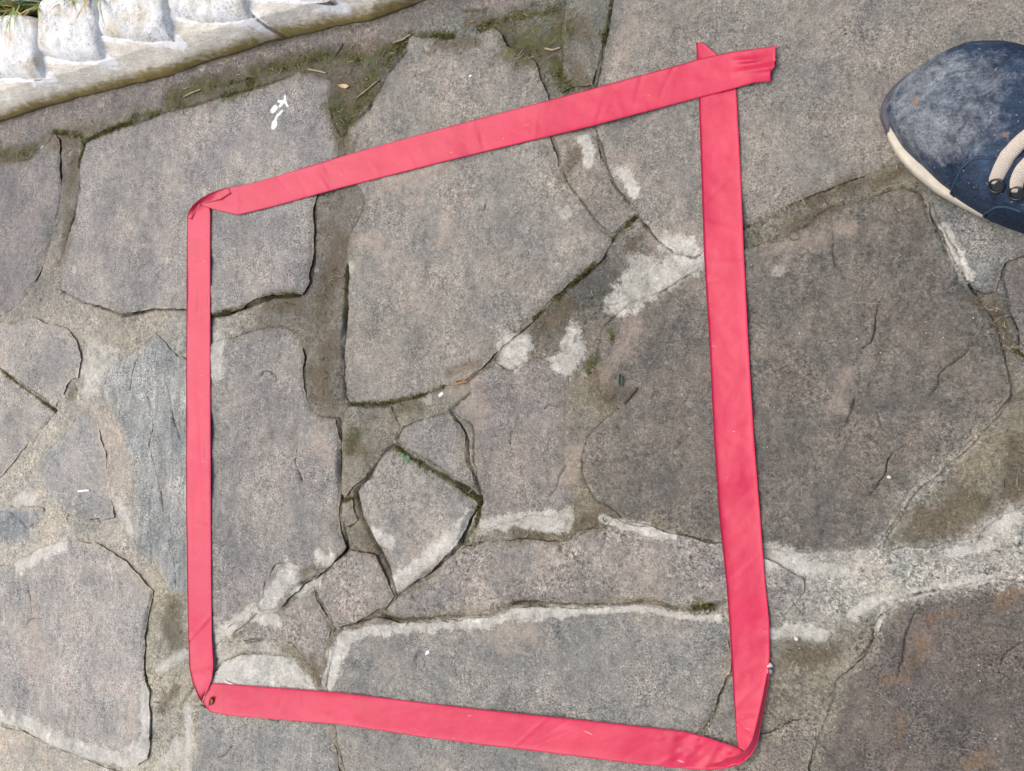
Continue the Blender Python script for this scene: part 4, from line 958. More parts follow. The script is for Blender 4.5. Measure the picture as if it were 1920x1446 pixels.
r9 = np.random.default_rng(9)
gp = []
for _ in range(2600):
    k = r9.integers(0, len(back))
    q = back[k] + nrm_b * (.004 + .19 * r9.random() ** 2)
    gp.append((q[0], q[1], .029))
gr = blades('grass', [g1, g2, simple('grey_leaf', (150, 160, 140), .6, .3, .3, 80)], gp, .035, .0022, .7, [.5, .35, .15], segs=4)
tag(gr, 'tangle of green and dry grass behind the white bricks', None, kind='stuff')

# ------------------------------------------------------------------ the red tape
tape = empty('red_tape', (*U(1345, 135)[:2], 0))
tag(tape, 'red paper tape stuck to the stones in a four sided frame', 'tape')


def strip(name, ctrl, nu=16, stp=.0016, lift=.0004, seedn=0, wr=None, torn0=False, torn1=False, curl=.0007):
    """ctrl rows: (x, y) of one edge, (x, y) of the other edge, height of one edge and of the other in mm above the surface"""
    C = np.array(ctrl, float)
    if C.shape[1] == 4:
        C = np.column_stack([C, np.zeros((len(C), 2))])
    mid = U((C[:, 0] + C[:, 2]) / 2, (C[:, 1] + C[:, 3]) / 2)
    s = np.concatenate([[0], np.cumsum(np.linalg.norm(np.diff(mid, axis=0), axis=1))])
    n = max(8, int(s[-1] / stp))
    t = np.linspace(0, s[-1], n)
    D = np.stack([np.interp(t, s, C[:, k]) for k in range(6)], -1)
    u = np.linspace(0, 1, nu)[None, :]
    px = D[:, 0:1] * (1 - u) + D[:, 2:3] * u
    py = D[:, 1:2] * (1 - u) + D[:, 3:4] * u
    for r_end, flag in ((0, torn0), (-1, torn1)):
        if flag:
            jag = np.cumsum(np.random.default_rng(seedn + 3).normal(0, 1.3, nu)) * .7 + np.random.default_rng(seedn + 5).normal(0, 1.2, nu)
            k1 = 1 if r_end == 0 else -2
            px[r_end] += jag * np.sign(px[r_end] - px[k1])
    zl = (D[:, 4:5] * (1 - u) + D[:, 5:6] * u) * .001
    P0 = U(px, py, 0.002)
    base = bil(ZTAPE, P0[..., :2])
    z = base + lift + zl + .00055 * fbm(P0[..., 0], P0[..., 1], .018, 4, 500 + seedn)
    rc = np.random.default_rng(40 + seedn)
    for _ in range(int(s[-1] / .022)):                       # faint creases across the strip
        q0, sl, am = rc.uniform(0, s[-1]), rc.normal(0, .012), rc.uniform(-.0004, .0005)
        z = z + am * np.exp(-((t[:, None] - q0 - sl * (u - .5)) / .0016) ** 2) * np.clip(1.2 - np.abs(u - rc.uniform(0, 1)) / rc.uniform(.3, .9), 0, 1)
    z += curl * (np.abs(u - .5) * 2) ** 6 * (.5 + fbm(P0[..., 0], P0[..., 1], .05, 2, 510 + seedn))
    if wr is not None:
        z = z + wr(px, py, u, t[:, None])
    W = U(px, py, z)
    V = W.reshape(-1, 3)
    Fq = grid_faces(n, nu)
    # thin sheet with an underside
    V2 = V.copy()
    V2[:, 2] -= .00018
    k = len(V)
    rim = [i * nu for i in range(n)] + [(n - 1) * nu + j for j in range(1, nu)] + [i * nu + nu - 1 for i in range(n - 2, -1, -1)] + [j for j in range(nu - 2, 0, -1)]
    side = np.array([[rim[a], rim[(a + 1) % len(rim)], k + rim[(a + 1) % len(rim)], k + rim[a]] for a in range(len(rim))])
    return mesh_obj(name, np.vstack([V, V2]), np.vstack([Fq[:, ::-1], Fq + k, side]), M['tape'], parent=tape, loc=V.mean(0))


def wr_top(px, py, u, t):
    f = np.clip((px - 1372) / 30, 0, 1)
    fan = .0014 * np.exp(-((u - .28 - .05 * np.sin(px / 22)) / .07) ** 2) * np.clip((px - 1370) / 20, 0, 1) * np.clip((1445 - px) / 40, .25, 1)
    fan2 = .0012 * np.exp(-((u - .60) / .09) ** 2) * np.clip((px - 1368) / 25, 0, 1)
    return fan + fan2 + f * .00022 * np.sin(u * 15 + px / 26) + .0003 * np.clip((px - 1290) / 20, 0, 1)


def wr_bot(px, py, u, t):
    f = np.clip((px - 1210) / 70, 0, 1)
    return f * (.0011 * fbm(px / 1000, py / 1000, .022, 4, 77) + .0010 * np.sin((px * .55 + py * .9) / 8.0) * np.clip(fbm(px / 1000, py / 1000, .03, 2, 79), 0, 1))


def wr_left(px, py, u, t):
    c1 = .0009 * np.exp(-((py - 1180 + (px - 372) * 1.1) / 4.0) ** 2) * (py < 1240)
    c2 = .0008 * np.exp(-((px - 372 - (py - 730) * .055) / 3.5) ** 2) * np.clip(1 - np.abs(py - 850) / 160, 0, 1)
    c3 = .0006 * np.exp(-((px - 366 - (py - 1000) * -.02) / 3) ** 2) * np.clip(1 - np.abs(py - 990) / 100, 0, 1)
    c4 = .0007 * np.sin(px / 3.2 + 1) * np.clip(1 - np.abs(py - 560) / 70, 0, 1)
    c5 = .0012 * np.exp(-((py - 1250 + (px - 375) * .2) / 9) ** 2)
    return c1 + c2 + c3 + c4 * .6 + c5


def wr_right(px, py, u, t):
    return .0004 * fbm(px / 1000, py / 1000, .03, 4, 83)


strip('tape_strip', [(1305, 80, 1318, 80), (1306, 92, 1332, 93), (1306, 104, 1352, 108), (1307, 125, 1379, 125), (1310, 183, 1380, 165), (1315, 333, 1388, 310), (1320, 482, 1395, 482), (1330, 642, 1403, 642), (1338, 815, 1413, 815), (1348, 964, 1425, 964), (1362, 1097, 1435, 1097), (1367, 1164, 1442, 1164), (1371, 1231, 1443, 1231, 0, .6), (1373, 1264, 1440, 1257, 0, 1.5), (1376, 1310, 1430, 1308, 0, 3), (1381, 1385, 1412, 1390, 0, 3.5), (1385, 1403, 1400, 1411, .5, 2)][:0] or
      [r + (0, 0) if len(r) == 4 else r for r in [(1305, 80, 1318, 80), (1306, 92, 1332, 93), (1306, 104, 1352, 108), (1307, 125, 1379, 125), (1310, 183, 1380, 165), (1315, 333, 1388, 310), (1320, 482, 1395, 482), (1330, 642, 1403, 642), (1338, 815, 1413, 815), (1348, 964, 1425, 964), (1362, 1097, 1435, 1097), (1367, 1164, 1442, 1164), (1371, 1231, 1443, 1231, 0, .6), (1373, 1264, 1440, 1257, 0, 1.5), (1376, 1310, 1430, 1308, 0, 3), (1381, 1385, 1412, 1390, 0, 3.5), (1385, 1403, 1400, 1411, .5, 2)]], seedn=1, wr=wr_right, torn0=True)
strip('tape_strip', [(376, 380, 378, 386, 2, .8), (400, 366, 410, 395, 1.6, .9), (425, 353, 447, 403, .6, .8), (480, 342, 513, 387, 0, 0), (640, 293, 640, 352, 0, 0), (840, 238, 873, 293, 0, 0), (1040, 185, 1040, 253, 0, 0), (1107, 167, 1107, 237, 0, .6), (1280, 120, 1280, 191, 0, 0), (1303, 113, 1330, 178, .2, .3), (1345, 103, 1380, 165, .3, .6), (1375, 97, 1413, 155, .4, 1.4), (1457, 86, 1449, 152, .6, .8)], seedn=2, wr=wr_top, torn1=True, lift=.0007, nu=26)
strip('tape_strip', [(364, 384, 384, 380, .2, .2), (355, 398, 393, 390, .3, .2), (351, 408, 394, 398, .3, .1), (351, 430, 394, 430, 0, .3), (350, 482, 394, 482, 0, 0), (349, 700, 394, 700, 0, 0), (349, 964, 395, 964, 0, .2), (351, 1100, 396, 1100, 0, 0), (353, 1197, 397, 1197, .3, 0), (355, 1254, 400, 1247, 1.5, .3), (362, 1284, 397, 1274, 3.5, 1.0), (371, 1306, 388, 1296, 4.2, 1.2), (378, 1317, 381, 1308, 3, 1)], seedn=3, wr=wr_left)
strip('tape_strip', [(384, 1304, 379, 1317, .2, 2.6), (398, 1281, 393, 1335, 0, 1.6), (430, 1283, 430, 1342, 0, .5), (640, 1299, 640, 1359, 0, 0), (907, 1331, 807, 1384, 0, .2), (1107, 1352, 1007, 1409, 0, 0), (1280, 1371, 1207, 1434, .2, .3), (1323, 1382, 1280, 1441, .5, .8), (1368, 1397, 1327, 1444, .6, 1.4), (1385, 1403, 1375, 1436, .6, 2.0), (1396, 1412, 1392, 1426, 1.4, 2.4)], seedn=4, wr=wr_bot, nu=22)
strip('corner_fold', [(350, 409, 358, 411, .6, .3), (354, 396, 364, 398, 3, .5), (362, 384, 369, 388, 5, .7), (375, 373, 374, 381, 6, 1.0), (392, 363.5, 390, 380, 5, 1.2), (410, 356.5, 414, 374, 3, 1.4), (428, 351, 432, 362, .9, 1.0)], seedn=5, nu=9, stp=.0015, lift=.0009)
strip('corner_fold', [(1441, 1252, 1443, 1250, 1.0, 1.0), (1432, 1305, 1440, 1290, 3.6, 1.0), (1421, 1350, 1429, 1350, 4.6, .8), (1410, 1388, 1420, 1396, 5.0, .8), (1400, 1405, 1409, 1416, 4.4, .8), (1382, 1417, 1388, 1434, 3.4, .8), (1355, 1428, 1358, 1441, 2.2, .8), (1325, 1438, 1326, 1445, .9, .8)], seedn=6, nu=10, stp=.002, lift=.0012)

# ------------------------------------------------------------------ the shoe
def shoe_upper_material():
    t = NT('worn_navy_nubuck')
    big = t.noise(38, 5, .65)
    mid = t.noise(170, 5, .65, .4)
    fine = t.noise(800, 3, .7, .5)
    c = t.mix(t.rng(big, .36, .62), tuple(lin((24, 38, 60))), tuple(lin((50, 67, 88))))
    c = t.mix(t.math('MULTIPLY', t.rng(t.math('ADD', t.attr('wear'), t.math('MULTIPLY', t.math('SUBTRACT', mid, .5), 1.6)), .25, .9), .75), c, tuple(lin((120, 124, 128))))
    c = t.mix(1.0, c, t.gray(t.math('MULTIPLY', t.rng(mid, .3, .7, .62, 1.38), t.rng(fine, .34, .66, .6, 1.5))), 'MULTIPLY')
    rs = t.rng(t.math('ADD', t.attr('scuff'), t.math('MULTIPLY', t.math('SUBTRACT', mid, .5), 1.2)), .45, .85)
    c = t.mix(t.math('MULTIPLY', rs, .7), c, tuple(lin((148, 108, 68))))
    dust = t.rng(t.noise(520, 2, .5), .69, .74)
    c = t.mix(t.math('MULTIPLY', dust, .55), c, tuple(lin((170, 170, 170))))
    hair = t.noise(1.0, 2, .5, 2.5, vec=t.scaled(110, 330, 110, .8))
    c = t.mix(t.math('MULTIPLY', t.rng(hair, .735, .76), .55), c, tuple(lin((190, 190, 188))))
    h = t.math('ADD', mid, t.math('MULTIPLY', fine, .6))
    return t.done(c, t.rng(mid, .3, .7, .62, .85), .32, t.bump(h, .7, .0012))


M['nubuck'] = shoe_upper_material()
M['panel'] = simple('navy_panel_leather', (26, 40, 62), .75, .3, .55, 420, .8)
M['sole'] = simple('cream_sole_rubber', (206, 196, 178), .7, .35, .14, 200, .3)
M['outsole'] = simple('dark_outsole_rubber', (62, 58, 62), .7, .35, .3, 200, .4)
M['bumper'] = simple('grey_toe_rubber', (78, 76, 86), .6, .35, .25, 200, .3)
M['lining'] = simple('dark_lining', (30, 34, 42), .9, .2, .3, 500, .4)
M['eyelet'] = simple('dark_eyelet_metal', (26, 28, 32), .3, .6, .2, 200)
M['thread'] = simple('navy_thread', (52, 68, 88), .8, .2, .3, 900)
lm = NT('cream_lace_cotton')
lw = lm.new('ShaderNodeTexWave')
lw.inputs['Scale'].default_value = 420
lw.inputs['Distortion'].default_value = 2.0
lw.bands_direction = 'DIAGONAL'
lm.link(lm.pos, lw.inputs['Vector'])
M['lace'] = lm.done(lm.mix(lm.rng(lm.noise(200, 4, .6), .35, .65), lm.mix(lw.outputs['Fac'], tuple(lin((176, 162, 148))), tuple(lin((222, 212, 200)))), tuple(lin((206, 192, 176)))), .9, .2, lm.bump(lw.outputs['Fac'], .5, .0008))

TOE = U(1655, 215, .012)
AX = U(1900, 262, .012) - TOE
AX[2] = 0
AX /= np.linalg.norm(AX)
AY = np.array([-AX[1], AX[0], 0])          # towards the top of the picture
SL = .285


def loc2(P):
    d = P - TOE
    return d @ AX, d @ AY


up_px = [(1655, 209), (1656, 200), (1663, 180), (1677, 160), (1700, 140), (1737, 117), (1773, 98), (1813, 86), (1850, 85), (1880, 88), (1920, 100)]
dn_px = [(1655, 216), (1657, 233), (1663, 260), (1683, 297), (1713, 330), (1753, 363), (1800, 390), (1847, 413), (1880, 423), (1920, 437)]
us = np.array([loc2(U(x, y, .022)) for x, y in up_px])
ds = np.array([loc2(U(x, y, .008)) for x, y in dn_px])
for q in (us, ds):
    q[0, 0] = min(q[0, 0], 0)
us = us[1:]


def ext(q, sgn):
    s, y = list(q[:, 0]), list(q[:, 1])
    w = abs(y[-1])
    e = s[-1]
    for ss, ww in ((e + .03, w * .98), (e + .07, w * .88), (e + .11, .036), (.235, .035), (.26, .031), (.275, .022), (.283, .011), (.285, 0)):
        if ss > s[-1]:
            s.append(ss)
            y.append(sgn * ww + (0 if ss < .2 else .004 * 0))
    return np.array(s), np.array(y)


us_, uy_ = ext(us, 1)
ds_, dy_ = ext(ds, -1)
oc = resample(np.vstack([np.column_stack([us_, uy_])[::-1], np.column_stack([ds_, dy_])]), .0005)
for _ in range(45):
    oc[1:-1] = (oc[:-2] + 2 * oc[1:-1] + oc[2:]) / 4
tip = int(np.argmin(oc[:, 0]))
S0 = oc[tip, 0]
NS = 230
q_ = np.linspace(0, 1, NS)
ss = S0 + (SL - S0) * (.5 - .5 * np.cos(math.pi * q_)) ** 1.0
ss = np.where(q_ < .5, S0 + (SL - S0) * 2 * q_ ** 2, ss * 0 + S0 + (SL - S0) * (1 - 2 * (1 - q_) ** 2))


def sm(a, r=3):
    k = np.ones(2 * r + 1) / (2 * r + 1)
    b = np.convolve(np.pad(a, r, mode='edge'), k, 'valid')
    b[0], b[-1] = a[0], a[-1]
    return b


yu = np.interp(ss, np.maximum.accumulate(oc[:tip + 1][::-1, 0]) + np.arange(tip + 1) * 1e-8, oc[:tip + 1][::-1, 1])
yd = np.interp(ss, np.maximum.accumulate(oc[tip:, 0]) + np.arange(len(oc) - tip) * 1e-8, oc[tip:, 1])
shoe = empty('shoe', tuple(TOE + AX * .12 - np.array([0, 0, TOE[2]])))
tag(shoe, 'navy suede lace up shoe with dusty toe and cream laces', 'shoe')


def world_pts(s, y, z):
    return TOE[None, :] * np.array([1, 1, 0]) + s[:, None] * AX + y[:, None] * AY + z[:, None] * np.array([0, 0, 1.0])


def sole_layer(name, mat, z0, z1, off, bev=.0012, s_max=None):
    t = np.concatenate([np.column_stack([ss, yu]), np.column_stack([ss, yd])[::-1][1:-1]])
    c = np.roll(t, 1, 0)
    nx_ = np.roll(t, -1, 0) - c
    nn = np.stack([-nx_[:, 1], nx_[:, 0]], -1)
    nn /= np.linalg.norm(nn, axis=1, keepdims=True) + 1e-9
    rings = [(z0, off - bev), (z0 + bev, off), (z1 - bev, off), (z1, off - bev), (z1, off - .006)]
    V = np.vstack([world_pts((t + nn * o)[:, 0], (t + nn * o)[:, 1], np.full(len(t), z)) for z, o in rings])
    m = len(t)
    Fq = [list(f) for f in grid_faces(len(rings), m, True)] + [list(range(m))]
    return mesh_obj(name, V, [f[::-1] for f in Fq], mat, parent=shoe, loc=V.mean(0))


sole_layer('outsole', M['outsole'], .0035, .0075, -.0008)
sole_layer('midsole', M['sole'], .0076, .0175, .0)
# rubber bumper round the toe
tb = np.concatenate([np.column_stack([ss, yu])[:75][::-1], np.column_stack([ss, yd])[1:26]])
nb_ = np.gradient(tb, axis=0)
nb_ = np.stack([nb_[:, 1], -nb_[:, 0]], -1)
nb_ /= np.linalg.norm(nb_, axis=1, keepdims=True)
if ((tb + nb_ * .001)[len(tb) // 2, 0] > tb[len(tb) // 2, 0]):
    nb_ = -nb_
fade = np.clip(np.minimum(np.arange(len(tb)), np.arange(len(tb))[::-1]) / 14, 0, 1)
prof = [(.0088, .0002), (.0095, .0016), (.0165, .0017), (.0185, .0008), (.0188, -.001), (.0189, -.006)]
V = np.vstack([world_pts((tb + nb_ * (o * fade)[:, None])[:, 0], (tb + nb_ * (o * fade)[:, None])[:, 1], np.full(len(tb), z)) for z, o in prof])
mesh_obj('toe_bumper', V, grid_faces(len(prof), len(tb)), M['bumper'], parent=shoe, loc=V.mean(0))

NT_ = 150
th = np.linspace(0, math.pi, NT_)
hh = np.interp(ss - S0, [0, .003, .008, .016, .03, .05, .075, .10, .13, .16, .20, .25, .28, .285], [.018, .029, .036, .042, .047, .051, .057, .066, .080, .093, .098, .103, .104, .09])
hh = sm(hh, 4)
yl = yd + np.interp(ss - S0, [0, .003, .01, .03, .055, .08, .285], [.0005, .0015, .0030, .0045, .0018, -.0006, -.0008])
yr = yu - np.interp(ss - S0, [0, .01, .05, .285], [.0005, .0008, .0002, .001])
bad = yl > yr
yl[bad] = yr[bad] = .5 * (yl[bad] + yr[bad])
ct, stt = np.cos(th), np.sin(th)
prm_y = (yl + yr)[:, None] / 2 + (yr - yl)[:, None] / 2 * (np.sign(ct) * np.abs(ct) ** .82)[None, :]
prm_z = .0175 + (hh - .0175)[:, None] * (stt ** .62)[None, :]
sshift = np.repeat((ss + .0010)[:, None], NT_, 1)
UP = (TOE * np.array([1, 1, 0]))[None, None, :] + sshift[..., None] * AX + prm_y[..., None] * AY + prm_z[..., None] * np.array([0, 0, 1.0])
xx, yy = UP[..., 0], UP[..., 1]
crease = .0012 * fbm(xx, yy, .022, 3, 601)
UP[..., 2] += crease * np.clip((prm_z - .022) / .01, 0, 1)
UPF = UP.reshape(-1, 3)
Fq = grid_faces(NS, NT_)[:, ::-1]
open_mask = ((sshift > S0 + .155) & (sshift < S0 + .268) & (np.abs(th[None, :] - math.pi / 2) < .62)).ravel()
upx = proj(UPF)
Fu = Fq[~open_mask[Fq].any(1)]
du, dv = np.gradient(UP, axis=0), np.gradient(UP, axis=1)
NR = np.cross(dv, du).reshape(-1, 3)
NR /= np.linalg.norm(NR, axis=1, keepdims=True) + 1e-12
if (NR[:, 2].sum() < 0):
    NR = -NR


def blob(cx, cy, rx, ry=None):
    ry = ry or rx
    return np.exp(-((upx[:, 0] - cx) / rx) ** 2 - ((upx[:, 1] - cy) / ry) ** 2)


wear = .75 * blob(1700, 190, 60, 90) + .7 * blob(1790, 130, 90, 40) + .6 * blob(1800, 230, 90, 60) + .5 * blob(1760, 270, 60, 40) + .45 * blob(1880, 180, 60, 60)
wear -= .4 * blob(1895, 190, 30, 40)
scuff = .95 * blob(1716, 190, 6, 17) + .8 * blob(1885, 253, 12, 8) + .45 * blob(1770, 262, 24, 9) + .55 * blob(1783, 275, 10, 6)
mesh_obj('upper', UPF, Fu, M['nubuck'], parent=shoe, loc=UPF.mean(0), attrs={'wear': np.clip(wear, 0, 1), 'scuff': np.clip(scuff, 0, 1)})
# dark lining under the opening
lin_sel = (np.abs(th[None, :] - math.pi / 2) < 1.35) & (sshift > S0 + .10) & (sshift < S0 + .28)
LV = UPF - NR * .004
LV[:, 2] -= np.where(open_mask, .055, .002)
Fl = Fq[lin_sel.ravel()[Fq].all(1)]
ul = np.unique(Fl)
im = -np.ones(len(UPF), int)
im[ul] = np.arange(len(ul))
mesh_obj('lining', LV[ul], im[Fl], M['lining'], parent=shoe, loc=LV[ul].mean(0))

facing = ((CAM - UPF) * NR).sum(1) > 0


def on_shoe(px, py, off=0.0):
    d = ((upx - np.array([px, py])) ** 2).sum(1) + np.where(facing, 0, 1e6)
    k = np.argsort(d)[:4]
    w = 1 / (d[k] + .05)
    w /= w.sum()
    return (UPF[k] * w[:, None]).sum(0) + (NR[k] * w[:, None]).sum(0) * off


def panel(name, poly, off, mat):
    m = inside(upx, np.array(poly, float)) & facing & ~open_mask
    Fp = Fq[m[Fq].all(1)]
    us2 = np.unique(Fp)
    k2 = -np.ones(len(UPF), int)
    k2[us2] = np.arange(len(us2))
    V = UPF[us2] + NR[us2] * off
    B = UPF[us2] + NR[us2] * .0001
    n0 = len(V)
    e = np.concatenate([Fp[:, [0, 1]], Fp[:, [1, 2]], Fp[:, [2, 3]], Fp[:, [3, 0]]])
    key = np.sort(e, 1)
    _, inv, cnt = np.unique(key[:, 0] * len(UPF) + key[:, 1], return_inverse=True, return_counts=True)
    be = k2[e[cnt[inv] == 1]]
    side = np.stack([be[:, 1], be[:, 0], be[:, 0] + n0, be[:, 1] + n0], -1)
    o = mesh_obj(name, np.vstack([V, B]), np.vstack([k2[Fp], side]), mat, parent=shoe, loc=V.mean(0),
                 attrs={'wear': np.tile(np.clip(wear[us2] * .3, 0, 1), 2), 'scuff': np.zeros(2 * n0)})
    return o


QUARTER = [(1781, 382), (1781, 366), (1788, 345), (1797, 325), (1810, 306), (1825, 296), (1843, 293), (1862, 296), (1880, 296), (1915, 290), (1960, 275), (2100, 240), (2500, 240), (2500, 600), (1900, 600), (1800, 400)]
panel('quarter_panel', QUARTER, .0014, M['nubuck'])
HEELP = [(1843, 420), (1846, 405), (1852, 393), (1862, 384), (1876, 380), (1895, 381), (1915, 388), (1940, 396), (2400, 470), (2400, 640), (1900, 600)]
panel('side_panel', HEELP, .0024, M['panel'])


def tube(name, P, rad, mat, parent, flat=1.0, nseg=10, upv=None):
    P = np.asarray(P, float)
    n = len(P)
    T = np.gradient(P, axis=0)
    T /= np.linalg.norm(T, axis=1, keepdims=True) + 1e-12
    upv = np.array([0, 0, 1.0]) if upv is None else np.asarray(upv)
    S = np.cross(T, upv)
    S /= np.linalg.norm(S, axis=1, keepdims=True) + 1e-12
    N2 = np.cross(S, T)
    a = np.linspace(0, 2 * math.pi, nseg, endpoint=False)
    rad = np.broadcast_to(np.asarray(rad, float), (n,))
    V = P[:, None, :] + rad[:, None, None] * (np.cos(a)[None, :, None] * S[:, None, :] + flat * np.sin(a)[None, :, None] * N2[:, None, :])
    V = V.reshape(-1, 3)
    Fq_ = [list(f) for f in grid_faces(n, nseg, True)] + [list(range(nseg))[::-1], list(range((n - 1) * nseg, n * nseg))]
    return mesh_obj(name, V, Fq_, mat, parent=parent, loc=V.mean(0))


def shoe_line(name, pts, off, rad, mat, flat=1.0, stp=4.0, lifts=None):
    q = resample(np.array(pts, float), stp)
    P = np.array([on_shoe(x, y, off) for x, y in q])
    if len(P) > 4:
        for _ in range(2):
            P[1:-1] = (P[:-2] + 2 * P[1:-1] + P[2:]) / 4
    return P if name is None else tube(name, P, rad, mat, shoe, flat)


shoe_line('seam', [(1783, 378), (1783, 364), (1789, 346), (1798, 326), (1811, 308), (1826, 298), (1843, 295), (1864, 298)], .0012, .0007, M['thread'])
shoe_line('seam', [(1845, 414), (1848, 404), (1854, 394), (1863, 386), (1876, 382), (1895, 383), (1918, 391)], .0022, .0007, M['thread'])
for pth in ([(1871, 342), (1872, 330), (1879, 312), (1890, 294), (1905, 277), (1922, 262), (1945, 246), (1975, 232)], [(1911, 356), (1912, 342), (1917, 328), (1926, 312), (1940, 297), (1960, 280), (1990, 262)]):
    q = resample(np.array(pth, float), 3.0)
    P = np.array([on_shoe(x, y, .0014) for x, y in q])
    for _ in range(8):
        P[1:-1] = (P[:-2] + 2 * P[1:-1] + P[2:]) / 4
    n = len(P)
    arch = np.sin(np.clip(np.arange(n) / (n * .75), 0, 1) * math.pi * .55) * .0025
    P[:, 2] += arch - .001
    tube('lace', P, np.interp(np.arange(n), [0, 3, n], [.0031, .0037, .0037]), M['lace'], shoe, .5, 14)
for ex, ey in ((1872, 345), (1912, 360)):
    c = on_shoe(ex, ey, .0027)
    d = ((upx - (ex, ey)) ** 2).sum(1) + np.where(facing, 0, 1e6)
    nn = NR[np.argmin(d)]
    e1 = np.cross(nn, AX)
    e1 /= np.linalg.norm(e1)
    e2 = np.cross(nn, e1)
    a = np.linspace(0, 2 * math.pi, 28, endpoint=False)
    b = np.linspace(0, 2 * math.pi, 10, endpoint=False)
    A2, B2 = np.meshgrid(a, b, indexing='ij')
    rr = .0034 + .0006 * np.cos(B2)
    V = c + (rr * np.cos(A2))[..., None] * e1 + (rr * np.sin(A2))[..., None] * e2 + (.0005 * np.sin(B2))[..., None] * nn
    V = V.reshape(-1, 3)
    ff = grid_faces(28, 10, True)
    ff = np.vstack([ff, np.array([[27 * 10 + j, 27 * 10 + (j + 1) % 10, (j + 1) % 10, j] for j in range(10)])])
    disc = [c + .0032 * (math.cos(q) * e1 + math.sin(q) * e2) - nn * .0004 for q in a]
    V, ff = np.vstack([V, disc]), [list(f) for f in ff] + [list(range(280, 308))]
    mesh_obj('eyelet', V, ff, M['eyelet'], parent=shoe, loc=V.mean(0))

# ------------------------------------------------------------------ moss, litter and grit
r5 = np.random.default_rng(55)
m_dark = simple('moss_dark', (60, 60, 30), .9, .2, .5, 500)
m_light = simple('moss_light', (94, 100, 42), .9, .2, .4, 500)
m_brown = simple('moss_brown', (88, 70, 40), .9, .2, .4, 500)
m_straw = simple('straw', (152, 140, 114), .8, .3, .3, 300)
m_bark = simple('brown_stalk', (94, 80, 64), .85, .25, .4, 300)
mp_, lp_ = [], []
for k, r, q in ST_W:
    if k != 'moss' or r > 15 * .0006:
        continue
    qq = resample(q, .0009)
    for c in qq:
        if vnoise(np.array([c[0] / .012]), np.array([c[1] / .012]), 77)[0] < .33:
            continue
        for _ in range(4 if r < .003 else 9):
            o = c + r5.normal(0, r * .5, 2)
            mp_.append(o)
        if r5.random() < .10 and r > .002:
            lp_.append(c + r5.normal(0, r * .9, 2))
for k, r, q in ST_W:
    if k == 'soil':
        for c in resample(q, .004):
            if r5.random() < .6:
                lp_.append(c + r5.normal(0, r * .6, 2))
mp_ = np.array(mp_)
zz = bil(ZTOP, mp_) - .0008
moss = blades('moss', [m_dark, m_light, m_brown], np.column_stack([mp_, zz]), .0016, .00045, 1.0, [.48, .24, .28], seedn=61, segs=2)
tag(moss, 'short olive moss growing in the joints between the stones', kind='stuff')


def slivers(name, pts, lmin, lmax, wid, mats, seedn, curve=.15):
    r = np.random.default_rng(seedn)
    V, Fs, fm = [], [], []
    for p in pts:
        L = r.uniform(lmin, lmax) * r.uniform(.5, 1)
        a = r.uniform(0, 2 * math.pi)
        n = 5
        t = np.linspace(-.5, .5, n)
        d, e = np.array([math.cos(a), math.sin(a)]), np.array([-math.sin(a), math.cos(a)])
        cv = r.normal(0, curve)
        xy = np.asarray(p)[:2] + (t * L)[:, None] * d + (cv * L * (t * t * 4))[:, None] * e
        z = bil(ZTOP, xy).max() + .0004 + r.uniform(0, .0008) + t * L * r.normal(0, .08)
        w = wid * r.uniform(.6, 1.4)
        b0 = len(V)
        for k in range(n):
            ww = w * (.35 if k in (0, n - 1) else 1)
            V += [(*(xy[k] - e * ww), z[k]), (*(xy[k]), z[k] + w * .9), (*(xy[k] + e * ww), z[k])]
        for k in range(n - 1):
            for j in (0, 1):
                Fs.append([b0 + 3 * k + j, b0 + 3 * k + j + 1, b0 + 3 * k + 4 + j, b0 + 3 * k + 3 + j])
                fm.append(0)
        mi = r.integers(0, len(mats))
        fm[-2 * (n - 1):] = [mi] * (2 * (n - 1))
    return mesh_obj(name, np.array(V), np.array(Fs), None, mats=mats, fmat=fm, smooth=False)


lit = slivers('plant_litter', lp_, .003, .010, .00032, [m_straw, m_straw, m_bark], 71)
tag(lit, 'fine bits of straw and dry grass lying in the joints', kind='stuff')
# grit: pale grains all over the paving
gpts = []
while len(gpts) < 900:
    x, y = r5.uniform(-20, 1940), r5.uniform(0, 1446)
    if y < 300 - x * .3:
        continue
    gpts.append(U(x, y)[:2])
gpts = np.array(gpts)
oct_v = np.array([(1, 0, 0), (0, 1, 0), (-1, 0, 0), (0, -1, 0), (0, 0, 1), (0, 0, -.4)])
oct_f = np.array([(0, 1, 4), (1, 2, 4), (2, 3, 4), (3, 0, 4), (1, 0, 5), (2, 1, 5), (3, 2, 5), (0, 3, 5)])
V, Fs = [], []
for i, p in enumerate(gpts):
    s = .00022 + .00030 * r5.random() ** 2.5
    a = r5.uniform(0, 6.3)
    rot = np.array([[math.cos(a), -math.sin(a), 0], [math.sin(a), math.cos(a), 0], [0, 0, 1]])
    V.append((oct_v * s * r5.uniform(.5, 1.5, (6, 3))) @ rot.T + np.array([*p, bil(ZTOP, p) + s * .3]))
    Fs.append(oct_f + 6 * i)
grit = mesh_obj('grit', np.vstack(V), np.vstack(Fs), simple('pale_grit', (214, 208, 198), .8, .3, .3, 900), smooth=False)
tag(grit, 'tiny pale grains scattered over the paving', kind='stuff')


# single loose pieces
def lay(pts):
    P = U(np.array([p[0] for p in pts], float), np.array([p[1] for p in pts], float))
    P[:, 2] = bil(ZTOP, P[:, :2])
    return P


